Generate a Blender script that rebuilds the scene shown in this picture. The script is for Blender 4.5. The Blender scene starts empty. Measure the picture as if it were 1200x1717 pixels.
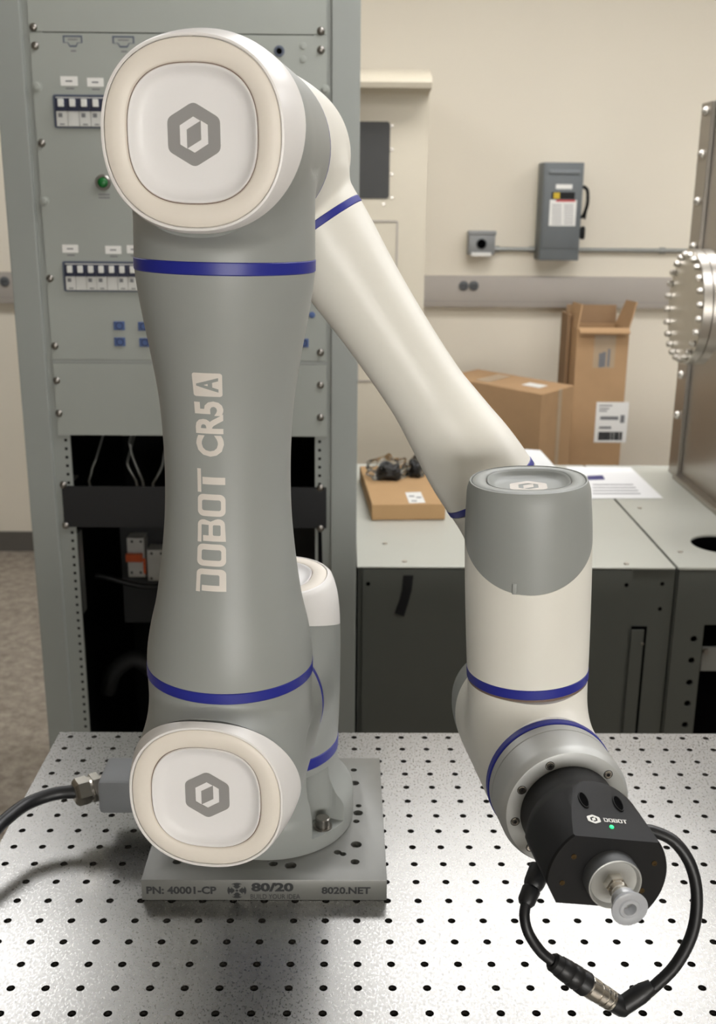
import bpy, bmesh, math, random
import numpy as np
from mathutils import Vector, Matrix

random.seed(7)
SC = bpy.context.scene
COL = SC.collection
V = lambda *a: np.array(a, float)

# ------------------------------------------------------------------ camera
FPX = 1781.15                      # focal length in pixels of a 1200 x 1717 frame
YAW, PITCH, ROLL = 0.01365, 0.28345, -0.00922
CAM = V(-0.0119, -0.6164, 0.5456)  # table top is z = 0, metres
_fw = V(math.sin(YAW) * math.cos(PITCH), math.cos(YAW) * math.cos(PITCH), -math.sin(PITCH))
_r = np.cross(_fw, (0, 0, 1)); _r /= np.linalg.norm(_r)
_d = np.cross(_fw, _r)
_R = math.cos(ROLL) * _r + math.sin(ROLL) * _d
_D = -math.sin(ROLL) * _r + math.cos(ROLL) * _d
cd = bpy.data.cameras.new('camera')
cd.sensor_fit = 'VERTICAL'; cd.sensor_height = 36.0
cd.lens = FPX / 1717 * 36.0
cd.clip_start = 0.02; cd.clip_end = 50
cd.dof.use_dof = True; cd.dof.focus_distance = 0.70; cd.dof.aperture_fstop = 15
co = bpy.data.objects.new('camera', cd); COL.objects.link(co)
co.matrix_world = Matrix(((_R[0], -_D[0], -_fw[0], CAM[0]), (_R[1], -_D[1], -_fw[1], CAM[1]),
                          (_R[2], -_D[2], -_fw[2], CAM[2]), (0, 0, 0, 1)))
SC.camera = co
# ------------------------------------------------------------------ world, exposure
w = bpy.data.worlds.new('world'); SC.world = w; w.use_nodes = True
w.node_tree.nodes['Background'].inputs[0].default_value = (0.9, 0.95, 1.0, 1)
w.node_tree.nodes['Background'].inputs[1].default_value = 0.02
SC.view_settings.view_transform = 'Standard'; SC.view_settings.look = 'None'
SC.view_settings.gamma = 1.0; SC.view_settings.use_curve_mapping = False
SC.view_settings.exposure = 0.0
LAMP = 9.6                         # emission of the ceiling troffers' diffusers
CEIL = 1.78; FLOOR = -0.89; WALL_Y = 3.70
TROFFERS = [(.6, .75), (2.5, .75), (-1.3, 2.2), (.6, 2.2), (2.5, 2.2)]
FILL_EM = 15.5                          # emission of glowing panes added behind the viewer as frontal fill


def ray(u, v): return _fw + _R * (u - 600) / FPX + _D * (v - 858.5) / FPX
def PZ(u, v, z): q = ray(u, v); return CAM + q * (z - CAM[2]) / q[2]
def PY(u, v, y): q = ray(u, v); return CAM + q * (y - CAM[1]) / q[1]


# ------------------------------------------------------------------ materials
def srgb(c):
    return tuple(((x / 255) / 12.92 if x / 255 <= .04045 else ((x / 255 + .055) / 1.055) ** 2.4) for x in c) + (1,)


def mat(name, col, rough=.5, metal=0., var=.04, scale=30., bump=0., bscale=300., trans=0., spec=.5, emit=None, es=1., aniso=0., rvar=0., alpha=1., coat=0.):
    m = bpy.data.materials.new(name); m.use_nodes = True
    nt = m.node_tree; b = nt.nodes['Principled BSDF']
    tc = nt.nodes.new('ShaderNodeTexCoord')
    c = srgb(col)
    no = nt.nodes.new('ShaderNodeTexNoise'); no.inputs['Scale'].default_value = scale; no.inputs['Detail'].default_value = 4
    nt.links.new(tc.outputs['Object'], no.inputs['Vector'])
    rp = nt.nodes.new('ShaderNodeValToRGB')
    rp.color_ramp.elements[0].position = .25; rp.color_ramp.elements[1].position = .75
    rp.color_ramp.elements[0].color = tuple(x * (1 - var) for x in c[:3]) + (1,)
    rp.color_ramp.elements[1].color = tuple(min(1, x * (1 + var)) for x in c[:3]) + (1,)
    nt.links.new(no.outputs['Fac'], rp.inputs['Fac']); nt.links.new(rp.outputs['Color'], b.inputs['Base Color'])
    b.inputs['Roughness'].default_value = rough; b.inputs['Metallic'].default_value = metal
    b.inputs['Specular IOR Level'].default_value = spec
    b.inputs['Transmission Weight'].default_value = trans
    b.inputs['Anisotropic'].default_value = aniso; b.inputs['Alpha'].default_value = alpha
    b.inputs['Coat Weight'].default_value = coat
    if rvar:
        mr = nt.nodes.new('ShaderNodeMapRange'); mr.inputs['To Min'].default_value = rough - rvar; mr.inputs['To Max'].default_value = rough + rvar
        nt.links.new(no.outputs['Fac'], mr.inputs['Value']); nt.links.new(mr.outputs['Result'], b.inputs['Roughness'])
    if bump:
        n2 = nt.nodes.new('ShaderNodeTexNoise'); n2.inputs['Scale'].default_value = bscale; n2.inputs['Detail'].default_value = 3
        nt.links.new(tc.outputs['Object'], n2.inputs['Vector'])
        bp = nt.nodes.new('ShaderNodeBump'); bp.inputs['Strength'].default_value = bump; bp.inputs['Distance'].default_value = .0005
        nt.links.new(n2.outputs['Fac'], bp.inputs['Height']); nt.links.new(bp.outputs['Normal'], b.inputs['Normal'])
    if emit:
        b.inputs['Emission Color'].default_value = srgb(emit); b.inputs['Emission Strength'].default_value = es
    return m


M = {}
M['white'] = mat('robot_white', (234, 231, 221), .38, var=.01, bump=.03, bscale=1500)
M['grey'] = mat('robot_grey', (152, 155, 151), .42, var=.01, bump=.03, bscale=1500)
M['capwhite'] = mat('cap_white', (238, 235, 232), .33, var=.01)
M['cream'] = mat('cover_cream', (237, 229, 217), .45, var=.01)
M['dish'] = mat('dish_white', (240, 238, 237), .42, var=.01)
M['blue'] = mat('blue_band', (37, 44, 140), .4, var=.02)
M['logo'] = mat('logo_grey', (150, 148, 146), .5, var=.01)
M['print'] = mat('print_cream', (221, 214, 205), .5, var=.01)
M['seam'] = mat('seam_dark', (120, 100, 88), .6)
M['silver'] = mat('anodised_silver', (186, 187, 184), .46, .4, var=.02, bump=.04, bscale=2000)
M['nickel'] = mat('nickel', (228, 223, 214), .24, 1., var=.05)
M['steel'] = mat('steel_screw', (150, 146, 140), .28, 1., var=.05)
M['socket'] = mat('socket_dark', (35, 34, 33), .5, .5)
M['black'] = mat('black_plastic', (13, 13, 14), .55, spec=.3, var=.05, bump=.05, bscale=900)
M['rubber'] = mat('black_rubber', (22, 23, 25), .42, var=.05)
M['darkgrey'] = mat('dark_grey_plastic', (86, 88, 90), .5)
M['board'] = mat('shade_dark_board', (40, 41, 42), .6)  # darkened to imitate the shade deep inside the rack
M['brass'] = mat('brass_insert', (78, 62, 36), .4, .8)
M['silicone'] = mat('silicone', (214, 217, 222), .3, trans=.45, var=.01)
M['led'] = mat('led_green', (40, 230, 130), .4, emit=(40, 230, 130), es=1.5)
M['conn'] = mat('connector_grey', (112, 114, 116), .5)
M['plate'] = mat('machined_plate', (124, 124, 120), .4, .3, var=.03, scale=60, bump=.05, bscale=900)
M['ink'] = mat('ink_dark', (44, 45, 46), .6)
M['hole'] = mat('threaded_hole', (52, 50, 47), .35, .7, var=.3, scale=900)
M['wall'] = mat('painted_wall', (225, 217, 200), .75, var=.012, scale=2.5, bump=.1, bscale=150)
M['sidewall'] = mat('side_wall_dimmed', (128, 122, 112), .75, var=.012, scale=2.5, bump=.1, bscale=150)  # unseen walls, darkened to cut the light they bounce back
M['ceiling'] = mat('ceiling_tile', (228, 226, 220), .85, var=.02)
M['raceway'] = mat('raceway_grey', (168, 161, 152), .5, var=.01)
M['base'] = mat('baseboard_grey', (92, 88, 82), .7)
M['rack'] = mat('rack_grey', (158, 162, 155), .45, var=.01, bump=.06, bscale=600)
M['rackpost'] = mat('rack_post_grey', (148, 152, 147), .45, var=.01, bump=.06, bscale=600)
M['rackgap'] = mat('rack_gap', (70, 72, 70), .6)
M['rackin'] = mat('rack_interior_shade', (10, 10, 12), .7, spec=.2)  # near-black colour stands in for the shade inside the rack
M['rackblack'] = mat('rack_black_panel', (9, 10, 13), .5)
M['galv'] = mat('galvanised', (150, 152, 148), .4, .6, var=.05)
M['navy'] = mat('navy_plastic', (28, 34, 62), .5)
M['ivory'] = mat('ivory_plastic', (222, 222, 216), .5)
M['modwhite'] = mat('module_white', (205, 205, 200), .5)
M['bezel'] = mat('bezel_blue_grey', (84, 92, 108), .5)
M['paperlabel'] = mat('label_white', (232, 231, 226), .6, var=.01)
M['smudge'] = mat('label_print', (120, 120, 122), .7)
M['portblue'] = mat('port_blue', (74, 98, 148), .5)
M['portdark'] = mat('port_dark', (30, 42, 86), .5)
M['green'] = mat('green_button', (24, 110, 48), .3)
M['orange'] = mat('orange_toggle', (215, 92, 40), .5)
M['switch'] = mat('switch_grey', (104, 109, 111), .5, var=.01)
M['switchlt'] = mat('switch_emboss', (122, 127, 130), .45, var=.01)
M['jbox'] = mat('junction_box', (140, 142, 142), .45, .3)
M['card'] = mat('cardboard', (176, 142, 104), .8, var=.05, scale=14, bump=.05, bscale=200)
M['card2'] = mat('cardboard_light', (186, 150, 106), .8, var=.04, scale=14, bump=.05, bscale=200)
M['cardin'] = mat('cardboard_inside', (140, 112, 82), .85, var=.05)
M['tape'] = mat('packing_tape', (170, 148, 120), .3)
M['paper'] = mat('paper', (240, 240, 240), .7, var=.005)
M['purple'] = mat('purple_print', (70, 66, 120), .7)
M['steelsheet'] = mat('stainless_sheet', (168, 162, 154), .3, .9, var=.03, scale=5, bump=.03, bscale=500)
M['steelbright'] = mat('stainless_machined', (205, 200, 192), .33, 1., var=.03)
M['cabtop'] = mat('cabinet_top', (196, 197, 188), .4, .25, var=.02, scale=5)
M['cabfront'] = mat('cabinet_front_shaded', (88, 90, 84), .5, var=.02)  # shade on the low cabinet fronts is put into this colour
M['dark'] = mat('opening_shade', (4, 4, 5), .9, spec=.05)  # near-black colour stands in for shade in holes and gaps
M['panel'] = mat('beige_cabinet', (206, 197, 177), .5, var=.01)
M['window'] = mat('dark_window', (58, 58, 56), .6)
M['red'] = mat('red_print', (190, 60, 60), .6)
M['yellow'] = mat('yellow_print', (206, 176, 40), .6)
M['fill_glow'] = mat('fill_glow_pane', (240, 245, 255), .3, emit=(255, 252, 247), es=FILL_EM)
M['diffuser'] = mat('lamp_diffuser', (255, 250, 240), .5, emit=(250, 250, 252), es=LAMP)


def floor_mat():
    m = bpy.data.materials.new('speckled_floor'); m.use_nodes = True; nt = m.node_tree; b = nt.nodes['Principled BSDF']
    tc = nt.nodes.new('ShaderNodeTexCoord'); n = nt.nodes.new('ShaderNodeTexNoise'); n.inputs['Scale'].default_value = 28; n.inputs['Detail'].default_value = 6
    n.inputs['Roughness'].default_value = .75
    nt.links.new(tc.outputs['Object'], n.inputs['Vector'])
    r = nt.nodes.new('ShaderNodeValToRGB'); r.color_ramp.elements[0].position = .36; r.color_ramp.elements[1].position = .66
    r.color_ramp.elements[0].color = srgb((128, 118, 105)); r.color_ramp.elements[1].color = srgb((176, 166, 152))
    nt.links.new(n.outputs['Fac'], r.inputs['Fac']); nt.links.new(r.outputs['Color'], b.inputs['Base Color'])
    b.inputs['Roughness'].default_value = .45
    return m


def table_mat():
    m = bpy.data.materials.new('brushed_aluminium'); m.use_nodes = True; nt = m.node_tree; b = nt.nodes['Principled BSDF']
    tc = nt.nodes.new('ShaderNodeTexCoord')
    def noise(scale, det, vec=None):
        n = nt.nodes.new('ShaderNodeTexNoise'); n.inputs['Scale'].default_value = scale; n.inputs['Detail'].default_value = det
        nt.links.new(vec or tc.outputs['Object'], n.inputs['Vector']); return n
    n1 = noise(5, 4)
    rp = nt.nodes.new('ShaderNodeValToRGB'); rp.color_ramp.elements[0].position = .3; rp.color_ramp.elements[1].position = .7
    rp.color_ramp.elements[0].color = srgb((152, 151, 148)); rp.color_ramp.elements[1].color = srgb((168, 167, 164))
    nt.links.new(n1.outputs['Fac'], rp.inputs['Fac'])
    # faint brownish stains with a shape of their own
    n3 = noise(9, 2); r3 = nt.nodes.new('ShaderNodeValToRGB'); r3.color_ramp.elements[0].position = .68; r3.color_ramp.elements[1].position = .8
    nt.links.new(n3.outputs['Fac'], r3.inputs['Fac'])
    mx = nt.nodes.new('ShaderNodeMix'); mx.data_type = 'RGBA'
    mul = nt.nodes.new('ShaderNodeMath'); mul.operation = 'MULTIPLY'; mul.inputs[1].default_value = .3
    nt.links.new(r3.outputs['Color'], mul.inputs[0]); nt.links.new(mul.outputs[0], mx.inputs[0])
    nt.links.new(rp.outputs['Color'], mx.inputs[6]); mx.inputs[7].default_value = srgb((178, 160, 142))
    nt.links.new(mx.outputs[2], b.inputs['Base Color'])
    b.inputs['Metallic'].default_value = 1.
    mp = nt.nodes.new('ShaderNodeMapping'); mp.inputs['Scale'].default_value = (1, .6, 1); mp.inputs['Rotation'].default_value = (0, 0, .12)
    nt.links.new(tc.outputs['Object'], mp.inputs['Vector'])
    n2 = noise(600, 4, mp.outputs['Vector'])
    mr = nt.nodes.new('ShaderNodeMapRange'); mr.inputs['To Min'].default_value = .14; mr.inputs['To Max'].default_value = .46
    nt.links.new(n2.outputs['Fac'], mr.inputs['Value']); nt.links.new(mr.outputs['Result'], b.inputs['Roughness'])
    n4 = noise(800, 3, mp.outputs['Vector'])
    bp = nt.nodes.new('ShaderNodeBump'); bp.inputs['Strength'].default_value = .11; bp.inputs['Distance'].default_value = .0004
    nt.links.new(n4.outputs['Fac'], bp.inputs['Height']); nt.links.new(bp.outputs['Normal'], b.inputs['Normal'])
    return m


def bag_mat():
    m = bpy.data.materials.new('clear_film'); m.use_nodes = True; nt = m.node_tree; nt.nodes.remove(nt.nodes['Principled BSDF'])
    out = nt.nodes['Material Output']; tr = nt.nodes.new('ShaderNodeBsdfTransparent'); gl = nt.nodes.new('ShaderNodeBsdfGlossy'); gl.inputs['Roughness'].default_value = .08
    tr.inputs[0].default_value = (.93, .93, .92, 1)
    ms = nt.nodes.new('ShaderNodeMixShader'); lw = nt.nodes.new('ShaderNodeLayerWeight'); lw.inputs['Blend'].default_value = .22
    n = nt.nodes.new('ShaderNodeTexNoise'); n.inputs['Scale'].default_value = 40; bp = nt.nodes.new('ShaderNodeBump'); bp.inputs['Distance'].default_value = .01
    tc = nt.nodes.new('ShaderNodeTexCoord'); nt.links.new(tc.outputs['Object'], n.inputs['Vector']); nt.links.new(n.outputs['Fac'], bp.inputs['Height'])
    nt.links.new(bp.outputs['Normal'], gl.inputs['Normal'])
    nt.links.new(lw.outputs['Fresnel'], ms.inputs[0]); nt.links.new(tr.outputs[0], ms.inputs[1]); nt.links.new(gl.outputs[0], ms.inputs[2]); nt.links.new(ms.outputs[0], out.inputs['Surface'])
    return m


M['floor'] = floor_mat(); M['table'] = table_mat(); M['film'] = bag_mat()


# ------------------------------------------------------------------ object helpers
def tag(o, label=None, cat=None, group=None, kind=None):
    if label: o['label'] = label
    if cat: o['category'] = cat
    if group: o['group'] = group
    if kind: o['kind'] = kind
    return o


def thing(name, loc, label, cat, group=None):
    o = bpy.data.objects.new(name, None); COL.objects.link(o); o.location = loc; o.empty_display_size = .02
    return tag(o, label, cat, group)


def wloc(o):
    p = V(*o.location)
    return p + wloc(o.parent) if o.parent else p


class MB:
    """collects pieces of one mesh, world coordinates"""
    def __init__(s): s.v = []; s.f = []

    def add(s, vs, fs):
        n = len(s.v); s.v += [tuple(map(float, p)) for p in vs]; s.f += [tuple(i + n for i in f) for f in fs]; return s

    def box(s, lo, hi, bev=0., M3=None, c=None):
        bm = bmesh.new(); bmesh.ops.create_cube(bm, size=1)
        lo = V(*lo); hi = V(*hi)
        for q in bm.verts:
            q.co = Vector(((lo + hi) / 2 + V(*q.co) * (hi - lo)))
        if bev: bmesh.ops.bevel(bm, geom=bm.edges[:] , offset=bev, segments=2, affect='EDGES', profile=.5)
        return s.addbm(bm, M3, c)

    def addbm(s, bm, M3=None, c=None):
        bm.verts.index_update()
        vs = [V(*q.co) for q in bm.verts]
        if M3 is not None: vs = [M3 @ p for p in vs]
        if c is not None: vs = [p + c for p in vs]
        fs = [[q.index for q in f.verts] for f in bm.faces]; bm.free()
        return s.add(vs, fs)

    def lathe(s, prof, c, ax, seg=48, cap=True, n=2., up=None):
        """prof: [(s along axis, radius)]"""
        ax, e1, e2 = frame(ax, up)
        vs = []; fs = []
        for (k, r) in prof:
            for i in range(seg):
                t = 2 * math.pi * i / seg; x, y = sq(t, n)
                vs.append(c + ax * k + (e1 * x + e2 * y) * r)
        m = len(prof)
        for j in range(m - 1):
            for i in range(seg):
                i2 = (i + 1) % seg
                fs.append((j * seg + i, j * seg + i2, (j + 1) * seg + i2, (j + 1) * seg + i))
        if cap:
            if prof[0][1] > 1e-6: fs.append(tuple(range(seg - 1, -1, -1)))
            if prof[-1][1] > 1e-6: fs.append(tuple((m - 1) * seg + i for i in range(seg)))
        return s.add(vs, fs)

    def tube(s, pts, r, seg=14, closed=False, cap=True):
        pts = [V(*p) for p in pts]; n = len(pts); rr = r if hasattr(r, '__len__') else [r] * n
        vs = []; fs = []; e1 = None
        for i, p in enumerate(pts):
            tg = pts[min(i + 1, n - 1)] - pts[max(i - 1, 0)]; tg /= np.linalg.norm(tg)
            if e1 is None: _, e1, e2 = frame(tg)
            else:
                e1 = e1 - tg * (e1 @ tg); e1 /= np.linalg.norm(e1); e2 = np.cross(tg, e1)
            for k in range(seg):
                t = 2 * math.pi * k / seg; vs.append(p + (e1 * math.cos(t) + e2 * math.sin(t)) * rr[i])
        for j in range(n - 1):
            for i in range(seg):
                i2 = (i + 1) % seg; fs.append((j * seg + i, j * seg + i2, (j + 1) * seg + i2, (j + 1) * seg + i))
        if cap: fs += [tuple(range(seg - 1, -1, -1)), tuple((n - 1) * seg + i for i in range(seg))]
        return s.add(vs, fs)

    def prism(s, poly, d):
        """poly: 3-D outline, d: extrusion vector"""
        n = len(poly); poly = [V(*p) for p in poly]; d = V(*d)
        return s.add(poly + [p + d for p in poly], [tuple(range(n - 1, -1, -1)), tuple(range(n, 2 * n))] + [(i, (i + 1) % n, (i + 1) % n + n, i + n) for i in range(n)])

    def mesh(s, name, m, origin=(0, 0, 0), smooth=None):
        me = bpy.data.meshes.new(name); o = V(*origin)
        me.from_pydata([tuple(V(*p) - o) for p in s.v], [], s.f)
        bm = bmesh.new(); bm.from_mesh(me); bmesh.ops.recalc_face_normals(bm, faces=bm.faces[:]); bm.to_mesh(me); bm.free()
        me.materials.append(M[m] if isinstance(m, str) else m)
        finish(me, smooth); return me

    def build(s, name, m, parent=None, smooth=35, loc=None, bev=0.):
        o0 = wloc(parent) if parent is not None else (V(*loc) if loc is not None else V(0, 0, 0))
        me = s.mesh(name, m, o0, smooth)
        o = bpy.data.objects.new(name, me); COL.objects.link(o)
        if parent is not None: o.parent = parent
        else: o.location = o0
        if bev:
            md = o.modifiers.new('bevel', 'BEVEL'); md.width = bev; md.segments = 2; md.limit_method = 'ANGLE'; md.angle_limit = .6
        return o


def finish(me, smooth):
    if smooth:
        me.polygons.foreach_set('use_smooth', [True] * len(me.polygons))
        me.set_sharp_from_angle(angle=math.radians(smooth))
    me.update()


def frame(ax, up=None):
    ax = V(*ax); ax = ax / np.linalg.norm(ax)
    if up is None: up = V(0, 0, 1) if abs(ax[2]) < .9 else V(1, 0, 0)
    e1 = np.cross(up, ax); e1 /= np.linalg.norm(e1); e2 = np.cross(ax, e1)
    return ax, e1, e2


def sq(t, n):
    c, s = math.cos(t), math.sin(t)
    k = (abs(c) ** n + abs(s) ** n) ** (-1 / n)
    return c * k, s * k


def inst(me, name, parent, loc, rot=None, mat_=None):
    """an instance of shared mesh data; loc in world coordinates"""
    o = bpy.data.objects.new(name, me); COL.objects.link(o)
    if parent is not None: o.parent = parent; loc = V(*loc) - wloc(parent)
    o.location = loc
    if rot is not None: o.rotation_mode = 'QUATERNION'; o.rotation_quaternion = rot
    return o


def quat(ax):
    ax, e1, e2 = frame(ax)
    return Matrix(((e1[0], e2[0], ax[0]), (e1[1], e2[1], ax[1]), (e1[2], e2[2], ax[2]))).to_quaternion()


def curve2d(loops):
    """filled flat shape from closed 2-D loops (even-odd) -> verts, faces"""
    cu = bpy.data.curves.new('shape', 'CURVE'); cu.dimensions = '2D'; cu.fill_mode = 'BOTH'
    for lp in loops:
        sp = cu.splines.new('POLY'); sp.points.add(len(lp) - 1); sp.use_cyclic_u = True
        for q, p in zip(sp.points, lp): q.co = (p[0], p[1], 0, 1)
    return _flat(cu)


def text2d(s, bold=0.):
    cu = bpy.data.curves.new('shape', 'FONT'); cu.body = s; cu.size = 1; cu.offset = bold; cu.resolution_u = 3
    return _flat(cu)


def _flat(cu):
    o = bpy.data.objects.new('shape', cu); COL.objects.link(o)
    bpy.context.view_layer.update()
    me = o.to_mesh()
    vs = [V(*p.co[:2]) for p in me.vertices]; fs = [tuple(p.vertices) for p in me.polygons]
    o.to_mesh_clear(); bpy.data.objects.remove(o); bpy.data.curves.remove(cu)
    return vs, fs


def fit(flat, width=None, height=None, anchor='c'):
    vs, fs = flat; a = np.array(vs); lo = a.min(0); hi = a.max(0); sz = hi - lo
    kx = (width / sz[0]) if width else height / sz[1]
    ky = (height / sz[1]) if height else kx
    c = (lo + hi) / 2 if anchor == 'c' else lo
    return [(p - c) * V(kx, ky) for p in vs], fs


def place(flat, c, ex, ey, name, m, parent, th=0.0):
    vs, fs = flat
    b = MB(); n = np.cross(ex, ey) * th
    pts = [c + ex * p[0] + ey * p[1] for p in vs]
    if th == 0: b.add(pts, fs)
    else:
        b.add([p + n for p in pts], fs)
        bm_edges = {}
        for f in fs:
            for i in range(len(f)):
                e = (f[i], f[(i + 1) % len(f)]); k = tuple(sorted(e)); bm_edges.setdefault(k, []).append(e)
        k = len(b.v); side = [e[0] for e in bm_edges.values() if len(e) == 1]
        b.add(pts, []); b.f += [(e[0], e[1], e[1] + k, e[0] + k) for e in side]
    return b.build(name, m, parent, smooth=None)


def rrect(x0, y0, x1, y1, r, seg=5, corners=(1, 1, 1, 1)):
    """counter-clockwise from lower left; corners: ll, lr, ur, ul"""
    out = []
    for (cx, cy, a, on) in ((x0 + r, y0 + r, 180, corners[0]), (x1 - r, y0 + r, 270, corners[1]), (x1 - r, y1 - r, 0, corners[2]), (x0 + r, y1 - r, 90, corners[3])):
        if not on:
            sx = x0 if cx < (x0 + x1) / 2 else x1; sy = y0 if cy < (y0 + y1) / 2 else y1
            out.append((sx, sy)); continue
        for i in range(seg + 1):
            t = math.radians(a + 90 * i / seg); out.append((cx + r * math.cos(t), cy + r * math.sin(t)))
    return out


def circ(x, y, r, n=20): return [(x + r * math.cos(2 * math.pi * i / n), y + r * math.sin(2 * math.pi * i / n)) for i in range(n)]


def hexlogo(R):
    """rounded hexagon with the two-bracket mark cut out of it"""
    pts = []
    hx = [V(math.cos(math.radians(90 + 60 * i)), math.sin(math.radians(90 + 60 * i))) * R for i in range(6)]
    for i in range(6):
        p, a, b = hx[i], hx[i - 1], hx[(i + 1) % 6]
        for k in range(5):
            t = k / 4; q0 = p + (a - p) * .16; q1 = p + (b - p) * .16
            pts.append(q0 * (1 - t) ** 2 + p * 2 * t * (1 - t) + q1 * t * t)
    left = [(-.01, .55), (.225, .42), (-.235, .155), (-.235, -.43), (-.46, -.30), (-.46, .28)]
    l = [(x * R, y * R) for x, y in left]; r = [(-x * R, -y * R) for x, y in left]
    return curve2d([pts, l, r])


# ---------------- implicit surfaces (blended housings)
def surface_nets(f, lo, hi, h):
    ns = [int(math.ceil((hi[i] - lo[i]) / h)) + 1 for i in range(3)]
    ax = [lo[i] + np.arange(ns[i]) * h for i in range(3)]
    G = np.stack(np.meshgrid(*ax, indexing='ij'), -1)
    val = f(G.reshape(-1, 3)).reshape(ns)
    ins = val < 0
    cn = [n - 1 for n in ns]
    acc = np.zeros(cn + [3]); cnt = np.zeros(cn)
    corners = [(i, j, k) for i in (0, 1) for j in (0, 1) for k in (0, 1)]
    sl = lambda o: tuple(slice(o[i], o[i] + cn[i]) for i in range(3))
    for o in corners:
        for d in range(3):
            if o[d]: continue
            o2 = list(o); o2[d] = 1
            a, b = val[sl(o)], val[sl(o2)]
            x = (a < 0) != (b < 0)
            t = np.where(x, a / np.where(a - b == 0, 1, a - b), 0)
            p = np.zeros(cn + [3]); p[..., 0] = o[0]; p[..., 1] = o[1]; p[..., 2] = o[2]; p[..., d] = t
            acc += np.where(x[..., None], p, 0); cnt += x
    act = cnt > 0
    idx = -np.ones(cn, int); idx[act] = np.arange(act.sum())
    base = np.stack(np.meshgrid(*[np.arange(n) for n in cn], indexing='ij'), -1)
    vs = (np.array(lo) + (base[act] + acc[act] / cnt[act][:, None]) * h)
    faces = []
    for d in range(3):
        a = ins.take(range(ns[d] - 1), d); b = ins.take(range(1, ns[d]), d)
        e = np.argwhere(a != b)
        o1, o2 = [(1, 2), (2, 0), (0, 1)][d]
        e = e[(e[:, o1] > 0) & (e[:, o2] > 0) & (e[:, o1] < cn[o1]) & (e[:, o2] < cn[o2])]
        q = []
        for s1, s2 in ((-1, -1), (0, -1), (0, 0), (-1, 0)):
            c = e.copy(); c[:, o1] += s1; c[:, o2] += s2; q.append(idx[c[:, 0], c[:, 1], c[:, 2]])
        q = np.stack(q, 1); flip = ~a[e[:, 0], e[:, 1], e[:, 2]]
        q[flip] = q[flip][:, ::-1]; faces.append(q)
    faces = np.concatenate(faces)
    eps = h * .05
    for _ in range(3):                      # settle the points on the surface
        g = np.stack([(f(vs + V(*[(eps if i == d else 0) for i in range(3)])) - f(vs - V(*[(eps if i == d else 0) for i in range(3)]))) / (2 * eps) for d in range(3)], 1)
        v0 = f(vs); gg = (g * g).sum(1); vs = vs - g * (v0 / np.maximum(gg, .1))[:, None] * .9
    return vs, faces


def smin(a, b, k):
    hh = np.clip(.5 + .5 * (b - a) / k, 0, 1); return b * (1 - hh) + a * hh - k * hh * (1 - hh)


def prof(pts):
    xs = np.array([p[0] for p in pts]); ys = np.array([p[1] for p in pts])
    # smooth (cubic Hermite) interpolation
    m = np.gradient(ys, xs)
    def f(x):
        x = np.clip(np.asarray(x, float), xs[0], xs[-1]); i = np.clip(np.searchsorted(xs, x) - 1, 0, len(xs) - 2)
        hh = xs[i + 1] - xs[i]; t = (x - xs[i]) / hh
        return (2 * t**3 - 3 * t**2 + 1) * ys[i] + (t**3 - 2 * t**2 + t) * hh * m[i] + (-2 * t**3 + 3 * t**2) * ys[i + 1] + (t**3 - t**2) * hh * m[i + 1]
    return f


def cylf(c, ax, R, s0, s1, rnd=.004):
    ax = ax / np.linalg.norm(ax)
    def f(p):
        q = p - c; s = q @ ax; r = np.sqrt(np.maximum((q * q).sum(1) - s * s, 1e-12))
        d = r - (R(s) if callable(R) else R)
        e = np.maximum(s0 - s, s - s1)
        return np.maximum(d, e), (q - s[:, None] * ax) / r[:, None]
    return f


def housing(name, m, parent, parts, k, lo, hi, cuts, h=.0022, fade=None):
    """parts: implicit functions; cuts: (point, normal) - keeps the side opposite to the normal"""
    def kf(p):                              # the blend dies away towards the fade plane
        return 1. if fade is None else np.clip(((V(*fade[0]) - p) @ V(*fade[1])) / fade[2], .03, 1)
    def f(p):
        d, n0 = parts[0](p)
        for g in parts[1:]:
            d2, n2 = g(p)
            # blend only where the two surfaces meet at an angle, so parallel walls do not swell
            d = smin(d, d2, k * np.clip(1.1 * np.sqrt(np.clip(1 - (n0 * n2).sum(1), 0, 2)), .002, 1.2) * kf(p))
        return d
    vs, fs = surface_nets(f, lo, hi, h)
    me = bpy.data.meshes.new(name); o0 = wloc(parent)
    me.from_pydata([tuple(p) for p in vs - o0], [], [tuple(q) for q in fs.tolist()])
    bm = bmesh.new(); bm.from_mesh(me)
    for (p, n) in cuts:
        bmesh.ops.bisect_plane(bm, geom=bm.verts[:] + bm.edges[:] + bm.faces[:], dist=1e-6, plane_co=Vector(V(*p) - o0), plane_no=Vector(n), clear_outer=True)
        bmesh.ops.holes_fill(bm, edges=[e for e in bm.edges if e.is_boundary], sides=0)
    bmesh.ops.recalc_face_normals(bm, faces=bm.faces[:]); bm.to_mesh(me); bm.free()
    me.materials.append(M[m]); finish(me, 40)
    o = bpy.data.objects.new(name, me); COL.objects.link(o); o.parent = parent
    return o


def boolean_cut(o, cutters):
    """subtracts the meshes in cutters (MB) from object o, in o's local frame"""
    tmp = []
    for cb in cutters:
        me = cb.mesh('cut', 'hole', wloc(o)); t = bpy.data.objects.new('cut', me); COL.objects.link(t); t.location = wloc(o); tmp.append(t)
        md = o.modifiers.new('cut', 'BOOLEAN'); md.operation = 'DIFFERENCE'; md.solver = 'EXACT'; md.object = t
    bpy.context.view_layer.update()
    dg = bpy.context.evaluated_depsgraph_get()
    me = bpy.data.meshes.new_from_object(o.evaluated_get(dg)); o.modifiers.clear(); old = o.data; o.data = me
    for t in tmp: bpy.data.objects.remove(t)
    finish(me, 35)
    return o

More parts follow.
